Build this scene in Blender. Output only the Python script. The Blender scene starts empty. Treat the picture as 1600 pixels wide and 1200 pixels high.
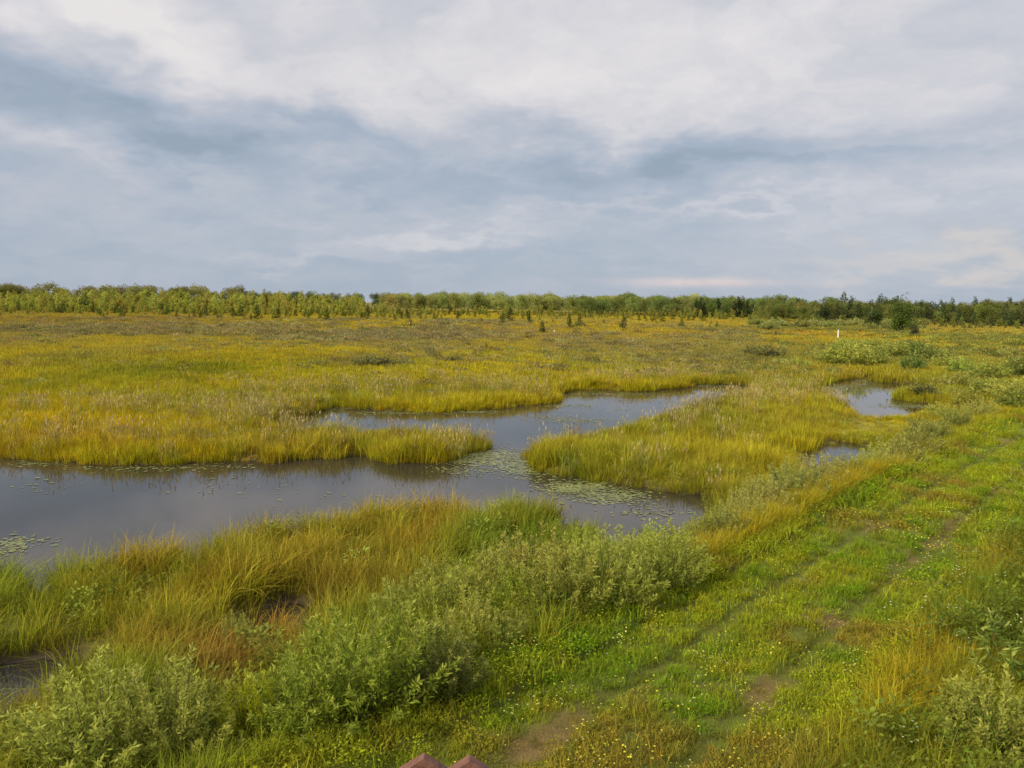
import bpy, math
import numpy as np
from mathutils import Matrix, Vector

sc = bpy.context.scene
rng = np.random.default_rng(11)

# ------------------------------------------------------------------ camera
CAM_Z = 6.0
FPX, W_PX, H_PX = 1200.0, 1600.0, 1200.0
PITCH, ROLL = math.atan(125 / 1200.0), math.radians(0.79)
cam_d = bpy.data.cameras.new('camera')
cam_d.sensor_width = 36.0
cam_d.lens = 36.0 * FPX / W_PX
cam_d.clip_start = 0.05
cam_d.clip_end = 20000
cam = bpy.data.objects.new('camera', cam_d)
sc.collection.objects.link(cam)
RM = Matrix.Rotation(math.pi / 2 - PITCH, 3, 'X') @ Matrix.Rotation(ROLL, 3, 'Z')
cam.matrix_world = Matrix.Translation((0, 0, CAM_Z)) @ RM.to_4x4()
sc.camera = cam
RN = np.array([list(r) for r in RM])

# ------------------------------------------------------------------ light
SUN_DIR = Vector((-0.62, -0.50, 0.52)).normalized()
sun_d = bpy.data.lights.new('sun', 'SUN')
sun_d.energy = 4.8
sun_d.angle = math.radians(12)
sun_d.color = (1.0, 0.87, 0.60)
sun = bpy.data.objects.new('sun', sun_d)
sun.rotation_euler = SUN_DIR.to_track_quat('Z', 'Y').to_euler()
sc.collection.objects.link(sun)

sc.view_settings.view_transform = 'Standard'
sc.view_settings.look = 'None'
sc.view_settings.exposure = 0.22
sc.view_settings.gamma = 1.0
sc.cycles.use_adaptive_sampling = True
sc.cycles.adaptive_threshold = 0.02
sc.cycles.max_bounces = 4
sc.cycles.diffuse_bounces = 2
sc.cycles.glossy_bounces = 2
sc.cycles.transmission_bounces = 3
sc.cycles.caustics_reflective = False
sc.cycles.caustics_refractive = False


class NT:
    """small helper to write node trees"""
    def __init__(self, tree):
        self.t = tree
        self.n = tree.nodes
        self.l = tree.links

    def new(self, typ, **kw):
        nd = self.n.new(typ)
        for k, v in kw.items():
            setattr(nd, k, v)
        return nd

    def put(self, sock, v):
        if hasattr(v, 'is_output'):
            self.l.new(v, sock)
        elif v is not None:
            sock.default_value = v

    def math(self, op, a, b=None, c=None, clamp=False):
        nd = self.new('ShaderNodeMath', operation=op, use_clamp=clamp)
        for i, v in enumerate((a, b, c)):
            if v is not None:
                self.put(nd.inputs[i], v)
        return nd.outputs[0]

    def mix(self, f, a, b, blend='MIX'):
        nd = self.new('ShaderNodeMix', data_type='RGBA', blend_type=blend)
        self.put(nd.inputs[0], f)
        self.put(nd.inputs[6], a)
        self.put(nd.inputs[7], b)
        return nd.outputs[2]

    def noise(self, vec, scale, detail=4, rough=0.55, dist=0.0, dim='3D'):
        nd = self.new('ShaderNodeTexNoise', noise_dimensions=dim)
        if vec is not None:
            self.l.new(vec, nd.inputs['Vector'])
        nd.inputs['Scale'].default_value = scale
        nd.inputs['Detail'].default_value = detail
        nd.inputs['Roughness'].default_value = rough
        nd.inputs['Distortion'].default_value = dist
        return nd.outputs[0]

    def ramp(self, f, stops, interp='LINEAR'):
        nd = self.new('ShaderNodeValToRGB')
        cr = nd.color_ramp
        cr.interpolation = interp
        while len(cr.elements) < len(stops):
            cr.elements.new(0.5)
        for e, (p, c) in zip(cr.elements, stops):
            e.position = p
            e.color = (*c, 1)
        self.l.new(f, nd.inputs[0])
        return nd.outputs[0]


# ------------------------------------------------------------------ world: cloud deck over a nishita sky
wd = bpy.data.worlds.new('World')
sc.world = wd
wd.use_nodes = True
wd.cycles.sampling_method = 'NONE'
w = NT(wd.node_tree)
w.n.clear()
tc = w.new('ShaderNodeTexCoord')
sep = w.new('ShaderNodeSeparateXYZ')
w.l.new(tc.outputs['Generated'], sep.inputs[0])
DX, DY, DZ = sep.outputs
zc = w.math('MAXIMUM', DZ, 0.0)
den = w.math('ADD', zc, 0.30)
cmb = w.new('ShaderNodeCombineXYZ')
w.put(cmb.inputs[0], w.math('DIVIDE', DX, den))
w.put(cmb.inputs[1], w.math('DIVIDE', DY, den))
CP = cmb.outputs[0]
AZ = w.math('ARCTAN2', DX, DY)
EL = w.math('ARCSINE', DZ)
# wispy displacement of the large shapes, so their outlines are ragged like cloud edges
wob1 = w.math('SUBTRACT', w.noise(CP, 2.2, 4, 0.6), 0.5)
mp = w.new('ShaderNodeMapping')
mp.inputs['Location'].default_value = (3.7, 1.9, 5.0)
w.l.new(CP, mp.inputs[0])
wob2 = w.math('SUBTRACT', w.noise(mp.outputs[0], 2.6, 4, 0.6), 0.5)
AZw = w.math('MULTIPLY_ADD', wob1, 0.34, AZ)
ELw = w.math('MULTIPLY_ADD', wob2, 0.17, EL)


def sky_px(px, py):
    d = RN @ np.array([(px - 800) / FPX, -(py - 600) / FPX, -1.0])
    d /= np.linalg.norm(d)
    return math.atan2(d[0], d[1]), math.asin(d[2])


def cloud(px, py, rx, ry, slope=0.0, ragged=True):
    """soft elliptical cloud mass centred where the photo has it"""
    a0, e0 = sky_px(px, py)
    A, E = (AZw, ELw) if ragged else (AZ, EL)
    da = w.math('SUBTRACT', A, a0)
    de = w.math('SUBTRACT', E, e0)
    de = w.math('MULTIPLY_ADD', da, slope, de)
    ua = w.math('MULTIPLY', da, w.math('MULTIPLY', da, -(FPX / rx) ** 2))
    ue = w.math('MULTIPLY_ADD', de, w.math('MULTIPLY', de, -(FPX / ry) ** 2), ua)
    return w.math('EXPONENT', ue)


dst = w.new('ShaderNodeVectorMath', operation='MULTIPLY_ADD')
w.put(dst.inputs[0], wob1)
dst.inputs[1].default_value = (0.6, -0.4, 0.3)
w.l.new(CP, dst.inputs[2])
n_big = w.noise(dst.outputs[0], 1.5, 5, 0.55)
n_fine = w.noise(dst.outputs[0], 4.6, 7, 0.64)
# brightness field 0..1 : darker blue-grey low, white high up
m_hi = w.new('ShaderNodeMapRange', interpolation_type='SMOOTHSTEP')
w.put(m_hi.inputs[0], ELw)
m_hi.inputs[1].default_value = 0.06
m_hi.inputs[2].default_value = 0.30
m_hi.inputs[3].default_value = 0.34
m_hi.inputs[4].default_value = 0.72
val = m_hi.outputs[0]
val = w.math('MULTIPLY_ADD', w.math('SUBTRACT', n_big, 0.5), 0.44, val)
m_lo = w.new('ShaderNodeMapRange')
w.put(m_lo.inputs[0], EL)
for i_, v_ in ((1, 0.02), (2, 0.16), (3, 0.26), (4, 0.62)):
    m_lo.inputs[i_].default_value = v_
val = w.math('MULTIPLY_ADD', w.math('SUBTRACT', n_fine, 0.5), m_lo.outputs[0], val)
for (px, py, rx, ry, s, amt) in [
        (130, 160, 300, 42, 0.18, -0.52), (520, 180, 130, 45, 0.1, -0.56), (330, 225, 90, 22, 0.1, -0.22), (330, 15, 110, 30, 0.2, -0.16),
        (1050, 245, 330, 34, -0.03, -0.54), (960, 240, 50, 30, 0.0, 0.22), (800, 300, 330, 40, 0.0, -0.10), (60, 25, 200, 18, 0.45, -0.16),
        (900, 110, 520, 80, 0.0, 0.20), (480, 245, 90, 32, 0.0, 0.34), (640, 215, 60, 50, 0.3, 0.22), (90, 235, 160, 22, 0.2, 0.16), (200, 70, 260, 45, 0.12, 0.26),
        (680, 365, 190, 20, -0.12, 0.30), (480, 400, 110, 10, 0.0, 0.16), (1420, 330, 330, 75, -0.1, 0.17),
        (1450, 70, 230, 45, -0.1, -0.14), (700, 45, 120, 30, 0.2, -0.10), (1150, 110, 120, 30, 0.0, 0.10), (820, 270, 120, 20, 0.1, 0.16), (560, 330, 160, 16, 0.0, 0.12), (950, 325, 160, 9, 0.02, 0.18), (1180, 318, 110, 9, -0.1, 0.14),
        (1350, 215, 200, 10, -0.02, 0.16)]:
    val = w.math('MULTIPLY_ADD', cloud(px, py, rx, ry, s), amt, val)
ccol = w.ramp(val, [(0.0, (0.27, 0.335, 0.41)), (0.30, (0.35, 0.405, 0.49)), (0.55, (0.455, 0.48, 0.54)),
                    (0.80, (0.605, 0.595, 0.62)), (1.0, (0.72, 0.69, 0.685))])
# low sunlit cloud streaks, faintly pink / cream
ccol = w.mix(w.math('MULTIPLY', cloud(1100, 441, 110, 7, 0.0, False), w.math('MULTIPLY', n_fine, 1.5), clamp=True), ccol, (0.66, 0.56, 0.55, 1))
ccol = w.mix(w.math('MULTIPLY', cloud(1560, 400, 210, 22, 0.0), 0.55), ccol, (0.66, 0.585, 0.53, 1))
sky = w.new('ShaderNodeTexSky', sky_type='NISHITA', sun_disc=False)
sky.sun_elevation = math.asin(SUN_DIR.z)
sky.sun_rotation = math.atan2(SUN_DIR.x, SUN_DIR.y)
skyc = w.mix(1.0, sky.outputs[0], (0.08, 0.08, 0.08, 1), 'MULTIPLY')
# an overcast sky grows brighter towards the zenith
zen = w.new('ShaderNodeMapRange', interpolation_type='SMOOTHSTEP')
w.put(zen.inputs[0], EL)
zen.inputs[1].default_value = 0.25
zen.inputs[2].default_value = 1.3
zen.inputs[3].default_value = 1.0
zen.inputs[4].default_value = 1.9
zv = w.new('ShaderNodeCombineXYZ')
for i_ in range(3):
    w.put(zv.inputs[i_], zen.outputs[0])
ccol = w.mix(1.0, ccol, zv.outputs[0], 'MULTIPLY')
full = w.mix(0.93, skyc, ccol)
bg = w.new('ShaderNodeBackground')
w.l.new(full, bg.inputs[0])
bg.inputs[1].default_value = 1.0
wo = w.new('ShaderNodeOutputWorld')
w.l.new(bg.outputs[0], wo.inputs[0])


# ------------------------------------------------------------------ pixel <-> ground
def G(px, py, z=0.0):
    """where the photo's pixel ray meets the level z"""
    d = RN @ np.array([(px - 800) / FPX, -(py - 600) / FPX, -1.0])
    t = (z - CAM_Z) / d[2]
    return np.array([d[0] * t, d[1] * t])


def to_px(x, y, z=0.2):
    p = np.stack([x, y, np.broadcast_to(z, np.shape(x)) - CAM_Z], -1) @ RN
    dep = np.maximum(-p[..., 2], 0.05)
    return 800 + FPX * p[..., 0] / dep, 600 - FPX * p[..., 1] / dep


def _hash(ix, iy, seed):
    h = (ix.astype(np.int64) * 374761393 + iy.astype(np.int64) * 668265263 + seed * 1442695041) & 0xFFFFFFFF
    h = ((h ^ (h >> 13)) * 1274126177) & 0xFFFFFFFF
    return ((h ^ (h >> 16)) & 0xFFFFFF) / float(0xFFFFFF)


def vnoise(x, y, seed=0):
    ix, iy = np.floor(x), np.floor(y)
    fx, fy = x - ix, y - iy
    fx, fy = fx * fx * (3 - 2 * fx), fy * fy * (3 - 2 * fy)
    a, b = _hash(ix, iy, seed), _hash(ix + 1, iy, seed)
    c, d = _hash(ix, iy + 1, seed), _hash(ix + 1, iy + 1, seed)
    return (a * (1 - fx) + b * fx) * (1 - fy) + (c * (1 - fx) + d * fx) * fy


def fbm(x, y, seed=0, oct=3):
    s, a, t = 0.0, 1.0, 0.0
    for o in range(oct):
        s = s + a * vnoise(x * 2 ** o, y * 2 ** o, seed + o * 17)
        t += a
        a *= 0.55
    return s / t


def sstep(a, b, x):
    t = np.clip((x - a) / (b - a), 0, 1)
    return t * t * (3 - 2 * t)


def poly_px(pts, z=0.0):
    return np.array([G(px, py, z) for px, py in pts])


def sdist(x, y, poly):
    """signed distance, negative inside"""
    d2 = np.full(x.shape, 1e18)
    ins = np.zeros(x.shape, bool)
    n = len(poly)
    for i in range(n):
        ax, ay = poly[i]
        bx, by = poly[(i + 1) % n]
        ex, ey = bx - ax, by - ay
        t = np.clip(((x - ax) * ex + (y - ay) * ey) / (ex * ex + ey * ey + 1e-12), 0, 1)
        d2 = np.minimum(d2, (x - ax - t * ex) ** 2 + (y - ay - t * ey) ** 2)
        c = ((ay > y) != (by > y)) & (x < (bx - ax) * (y - ay) / (by - ay + 1e-12) + ax)
        ins ^= c
    d = np.sqrt(d2)
    return np.where(ins, -d, d)


POND = poly_px([(-260, 700), (0, 712), (60, 719), (150, 727), (240, 728), (330, 721), (380, 719), (430, 723), (500, 716), (560, 711),
                (615, 723), (680, 723), (715, 714), (748, 704), (756, 696), (735, 690), (700, 689), (640, 687), (560, 685),
                (480, 681), (430, 676), (412, 667), (440, 656), (480, 648), (505, 638), (545, 634), (575, 640), (620, 643),
                (690, 645), (740, 641), (800, 636), (868, 628), (873, 616), (895, 609), (930, 608), (1000, 612), (1060, 607),
                (1090, 600), (1140, 600), (1190, 604), (1170, 618), (1110, 638), (1050, 656), (980, 678), (930, 691),
                (870, 702), (835, 710), (824, 722), (850, 737), (900, 747), (960, 752), (1005, 762), (1060, 772), (1110, 769),
                (1127, 774), (1122, 805), (1105, 836), (1040, 838), (990, 840), (955, 872), (932, 835), (900, 820), (840, 815),
                (780, 815), (700, 822), (620, 826), (540, 832), (440, 842), (340, 864), (285, 890), (200, 903), (130, 908),
                (75, 940), (45, 952), (20, 925), (-40, 915), (-300, 900)])
POOL_R = poly_px([(1280, 601), (1312, 594), (1334, 592), (1341, 583), (1364, 583), (1374, 597), (1400, 599), (1452, 602), (1462, 610),
                  (1408, 617), (1402, 624), (1445, 631), (1485, 638), (1475, 648), (1410, 656), (1365, 660), (1334, 652), (1310, 634), (1276, 616)])
POOL_S = poly_px([(1192, 706), (1236, 713), (1262, 700), (1290, 692), (1315, 690), (1372, 698), (1385, 725), (1340, 752), (1262, 758), (1222, 740)])
MUD_1 = poly_px([(-60, 1040), (30, 1038), (105, 1028), (112, 1062), (70, 1085), (50, 1130), (-20, 1150), (-80, 1140)])
MUD_2 = poly_px([(395, 968), (440, 945), (490, 946), (535, 955), (530, 985), (470, 1000), (420, 1000)])
WATERS = [POND, POOL_R, POOL_S, MUD_1, MUD_2]


def smooth_line(pts, n=90):
    p = np.array([G(a, b, 0.7) for a, b in pts])
    p = np.vstack([2 * p[0] - p[1], p, 2 * p[-1] - p[-2]])
    out = []
    for i in range(1, len(p) - 2):
        for t in np.linspace(0, 1, 8, endpoint=False):
            a, b, c, d = p[i - 1], p[i], p[i + 1], p[i + 2]
            out.append(0.5 * (2 * b + (c - a) * t + (2 * a - 5 * b + 4 * c - d) * t ** 2 + (3 * b - a - 3 * c + d) * t ** 3))
    out.append(p[-2])
    return np.array(out)


TRACK = smooth_line([(560, 1420), (830, 1265), (1000, 1150), (1130, 1050), (1255, 948), (1350, 880), (1450, 808), (1540, 745), (1640, 680), (1720, 628), (1780, 590)])
TRACK_HALF = 1.75


def track_off(x, y):
    """signed sideways distance to the track's middle line (positive = right of it) and distance along it"""
    best = np.full(x.shape, 1e18)
    sg = np.zeros(x.shape)
    al = np.zeros(x.shape)
    acc = 0.0
    for i in range(len(TRACK) - 1):
        (ax, ay), (bx, by) = TRACK[i], TRACK[i + 1]
        ex, ey = bx - ax, by - ay
        L = math.hypot(ex, ey)
        t = np.clip(((x - ax) * ex + (y - ay) * ey) / (L * L), 0, 1)
        d2 = (x - ax - t * ex) ** 2 + (y - ay - t * ey) ** 2
        cr = (x - ax) * ey - (y - ay) * ex
        m = d2 < best
        best = np.where(m, d2, best)
        sg = np.where(m, np.sign(cr), sg)
        al = np.where(m, acc + t * L, al)
        acc += L
    return np.sqrt(best) * np.where(sg == 0, 1, sg), al


def water_sd(x, y):
    d = np.full(x.shape, 1e9)
    wob = (fbm(x * 0.9, y * 0.9, 5, 3) - 0.5) * 0.9 + (vnoise(x * 3.1, y * 3.1, 8) - 0.5) * 0.25
    for p in WATERS:
        d = np.minimum(d, sdist(x, y, p))
    return d + wob * np.clip(1.2 - np.abs(d) * 0.25, 0, 1)


def height(x, y, sd=None, off=None):
    if sd is None:
        sd = water_sd(x, y)
    if off is None:
        off = track_off(x, y)[0]
    base = 0.10 + 0.16 * fbm(x * 0.35, y * 0.35, 31, 3) + 0.09 * vnoise(x * 1.3, y * 1.3, 41)
    far = np.clip((np.hypot(x, y) - 60) / 200, 0, 1)
    base = base * (1 - far) + 0.25 * far
    dyke = 0.62 * (1 - sstep(TRACK_HALF + 0.2, TRACK_HALF + 3.8, np.abs(off))) * sstep(0.2, 2.5, sd)
    a = np.abs(np.abs(off) - 0.74)
    rut = -0.085 * (1 - sstep(0.08, 0.26, a)) * (np.abs(off) < 2)
    land = (base * np.where(np.abs(off) < TRACK_HALF, 0.55, 1) + dyke + rut) * sstep(-0.05, 0.75, sd)
    under = -0.55 * sstep(0.0, 1.2, -sd) - 0.02
    return np.where(sd > 0, land, under)


def HZ(x, y):
    return float(height(np.array([float(x)]), np.array([float(y)]))[0])


# ------------------------------------------------------------------ what grows where: real plant colours over the marsh
BLOBS = [  # px, py, rx, ry, colour, weight   (patches of one plant or another, placed on the ground)
    (110, 650, 200, 30, (.385, .30, .012), .9), (250, 692, 130, 16, (.375, .28, .012), .9), (70, 690, 120, 14, (.34, .22, .03), .6),
    (430, 700, 60, 12, (.34, .23, .02), .7), (620, 588, 190, 13, (.33, .29, .010), .95), (840, 558, 160, 9, (.31, .28, .012), .8),
    (470, 562, 150, 8, (.31, .26, .012), .7), (300, 605, 170, 10, (.33, .29, .012), .8), (1030, 596, 120, 8, (.29, .26, .015), .8),
    (260, 583, 150, 13, (.12, .145, .012), .8), (70, 578, 80, 10, (.22, .20, .02), .5),
    (640, 525, 260, 9, (.20, .145, .075), .6), (150, 500, 220, 8, (.22, .15, .05), .7), (560, 565, 60, 7, (.12, .12, .07), .8),
    (950, 545, 200, 8, (.18, .15, .075), .5), (1130, 560, 130, 12, (.16, .15, .08), .6), (1000, 505, 170, 3.5, (.34, .265, .05), .8),
    (1500, 520, 170, 5, (.335, .265, .05), .85), (1200, 522, 160, 5, (.29, .19, .05), .7), (1330, 556, 140, 16, (.14, .16, .04), .7),
    (1160, 585, 90, 12, (.17, .15, .06), .6), (1370, 578, 80, 7, (.25, .25, .02), .7), (1530, 590, 120, 22, (.17, .185, .02), .7),
    (1300, 585, 90, 12, (.24, .18, .02), .6), (1500, 640, 60, 12, (.27, .18, .02), .6), (1230, 655, 150, 22, (.21, .20, .04), .8), (560, 690, 230, 18, (.20, .20, .05), .75), (420, 655, 110, 12, (.22, .21, .05), .7), (760, 618, 150, 9, (.25, .22, .04), .6),
    (980, 700, 130, 26, (.20, .205, .035), .75), (900, 735, 80, 16, (.16, .19, .025), .75), (1080, 745, 90, 22, (.20, .205, .03), .7),
    (390, 1050, 85, 45, (.24, .085, .04), .85), (430, 985, 60, 25, (.23, .11, .04), .6), (240, 1040, 60, 25, (.25, .14, .035), .6), (570, 940, 90, 30, (.26, .16, .035), .5), (520, 870, 120, 22, (.28, .19, .03), .5), (330, 1100, 60, 35, (.21, .08, .04), .55), (480, 905, 70, 25, (.27, .14, .03), .4),
    (640, 815, 90, 22, (.27, .19, .03), .5), (290, 945, 60, 20, (.33, .22, .02), .5), (900, 800, 60, 26, (.24, .16, .03), .5),
    (1180, 780, 70, 30, (.26, .18, .03), .6), (1340, 790, 90, 22, (.40, .29, .015), .8), (1480, 930, 90, 35, (.28, .13, .025), .6),
    (1380, 1140, 110, 90, (.36, .26, .02), .75), (1130, 900, 60, 30, (.34, .26, .02), .6), (700, 1080, 130, 45, (.22, .20, .02), .4)]


def veg_tint(x, y):
    px, py = to_px(x, y)
    r = np.hypot(x, y)
    n1 = fbm(x * 0.11, y * 0.07, 101, 4)
    n2 = fbm(x * 0.45, y * 0.30, 111, 3)
    n3 = vnoise(x * 2.2, y * 2.2, 121)
    nf = fbm(x * 0.05, y * 0.016, 131, 4)

    def L(a, b, t):
        return np.asarray(a) * (1 - t[..., None]) + np.asarray(b) * t[..., None]
    near = L((.125, .185, .022), (.225, .225, .024), sstep(0.38, 0.68, n2 * 0.6 + n1 * 0.4))
    near = L(near, np.broadcast_to((.26, .14, .03), near.shape), 0.45 * sstep(0.68, 0.82, n2))
    mid = L((.21, .225, .022), (.34, .30, .014), sstep(0.36, 0.62, n1))
    farc = L((.33, .275, .026), (.245, .215, .065), sstep(0.40, 0.62, nf))
    farc = L(farc, np.broadcast_to((.27, .185, .05), farc.shape), 0.4 * sstep(0.55, 0.72, fbm(x * 0.03, y * 0.02, 151, 3)))
    c = L(near, mid, sstep(22, 30, r))
    c = L(c, farc, sstep(55, 105, r))
    jx = (fbm(x * 0.5, y * 0.35, 161, 3) - 0.5) * 1.6
    jy = (fbm(x * 0.5, y * 0.35, 171, 3) - 0.5) * 1.6
    for (bx, by, rx, ry, col, wt) in BLOBS:
        q = ((px - bx) / rx + jx) ** 2 + ((py - by) / ry + jy) ** 2
        c = L(c, np.broadcast_to(col, c.shape), wt * np.exp(-q * 0.8))
    c = c * (0.74 + 0.40 * n3 + .26 * fbm(x * .8, y * .45, 181, 2))[..., None] * np.array((1.15, 1.12, .74))
    return c


def jitter(c, k=0.14, hue=0.07):
    n = len(c)
    c = c * (1 + k * rng.standard_normal(n))[:, None].clip(0.5, 1.6)
    c = c * (1 + hue * rng.standard_normal((n, 3)))
    return np.clip(c, 0.004, 0.75)


# ------------------------------------------------------------------ materials
def new_mat(name):
    m = bpy.data.materials.new(name)
    m.use_nodes = True
    t = NT(m.node_tree)
    t.n.clear()
    return m, t


def plant_mat(name, source, base=(0.1, 0.13, 0.02), tip=None, root=None, transl=0.35, rough=0.6, spec=0.0, vary=0.35):
    """source: 'instance' (tint stored on each clump), 'object' (object colour) or 'fixed'"""
    m, t = new_mat(name)
    if source == 'instance':
        a = t.new('ShaderNodeAttribute', attribute_type='INSTANCER', attribute_name='tint')
        col = a.outputs['Color']
    elif source == 'object':
        col = t.new('ShaderNodeObjectInfo').outputs['Color']
    else:
        rgb = t.new('ShaderNodeRGB')
        rgb.outputs[0].default_value = (*base, 1)
        col = rgb.outputs[0]
    rn = t.new('ShaderNodeAttribute', attribute_name='rnd').outputs['Fac']
    ht = t.new('ShaderNodeAttribute', attribute_name='ht').outputs['Fac']
    v = t.math('MULTIPLY_ADD', rn, 2 * vary, 1 - vary)
    vv = t.new('ShaderNodeCombineXYZ')
    for i in range(3):
        t.put(vv.inputs[i], v)
    col = t.mix(1.0, col, vv.outputs[0], 'MULTIPLY')
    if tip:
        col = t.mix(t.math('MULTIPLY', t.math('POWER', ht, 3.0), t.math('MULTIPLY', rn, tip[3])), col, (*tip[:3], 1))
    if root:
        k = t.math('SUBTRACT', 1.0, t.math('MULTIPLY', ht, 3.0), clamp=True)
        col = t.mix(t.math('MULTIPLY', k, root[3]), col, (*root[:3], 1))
    if spec:
        p = t.new('ShaderNodeBsdfPrincipled')
        t.put(p.inputs['Base Color'], col)
        p.inputs['Roughness'].default_value = rough
        p.inputs['Specular IOR Level'].default_value = spec
    else:
        p = t.new('ShaderNodeBsdfDiffuse')
        t.put(p.inputs[0], col)
    tr = t.new('ShaderNodeBsdfTranslucent')
    t.put(tr.inputs[0], col)
    mx = t.new('ShaderNodeMixShader')
    mx.inputs[0].default_value = transl
    t.l.new(p.outputs[0], mx.inputs[1])
    t.l.new(tr.outputs[0], mx.inputs[2])
    o = t.new('ShaderNodeOutputMaterial')
    t.l.new(mx.outputs[0], o.inputs[0])
    return m


def simple_mat(name, c1, c2, scale=8.0, rough=0.8, bump=0.0, spec=0.3):
    m, t = new_mat(name)
    co = t.new('ShaderNodeTexCoord').outputs['Object']
    nz = t.noise(co, scale, 6, 0.6)
    col = t.ramp(nz, [(0.35, c1), (0.65, c2)])
    p = t.new('ShaderNodeBsdfPrincipled')
    t.put(p.inputs['Base Color'], col)
    p.inputs['Roughness'].default_value = rough
    p.inputs['Specular IOR Level'].default_value = spec
    if bump:
        b = t.new('ShaderNodeBump')
        b.inputs['Strength'].default_value = bump
        b.inputs['Distance'].default_value = 0.02
        t.l.new(nz, b.inputs['Height'])
        t.l.new(b.outputs[0], p.inputs['Normal'])
    o = t.new('ShaderNodeOutputMaterial')
    t.l.new(p.outputs[0], o.inputs[0])
    return m


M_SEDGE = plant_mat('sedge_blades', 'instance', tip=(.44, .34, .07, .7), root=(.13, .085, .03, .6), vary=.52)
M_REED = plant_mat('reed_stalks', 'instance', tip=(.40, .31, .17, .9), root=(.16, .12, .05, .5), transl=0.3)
M_LEAFI = plant_mat('herb_leaves', 'instance', transl=0.4, vary=.22)
M_FLOWER = plant_mat('flower_petals', 'instance', transl=0.3, vary=0.12)
M_BUSH = plant_mat('willow_leaves', 'object', tip=(.58, .56, .13, .8), transl=0.5, rough=0.5, spec=0.12, vary=0.35)
M_CROWN = plant_mat('tree_leaves', 'object', transl=0.42, vary=0.35)
M_CROWNI = plant_mat('far_tree_leaves', 'instance', transl=0.42, vary=0.35)
M_BARK = simple_mat('brown_bark', (.06, .045, .03), (.13, .10, .07), 14, 0.9, 0.4)
M_BIRCH = simple_mat('pale_bark', (.30, .28, .24), (.50, .48, .43), 9, 0.85, 0.3)
M_TWIG = simple_mat('olive_twigs', (.09, .065, .03), (.16, .12, .05), 20, 0.85)
M_STAIN = simple_mat('red_brown_wood_stain', (.10, .047, .036), (.165, .078, .058), 45, 0.7, 0.4)
M_WHITE = simple_mat('white_weathered_paint', (.55, .54, .50), (.80, .79, .76), 12, 0.6)
M_PAD = plant_mat('lily_pad', 'instance', transl=0.0, rough=0.35, spec=0.5, vary=0.2)


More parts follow.
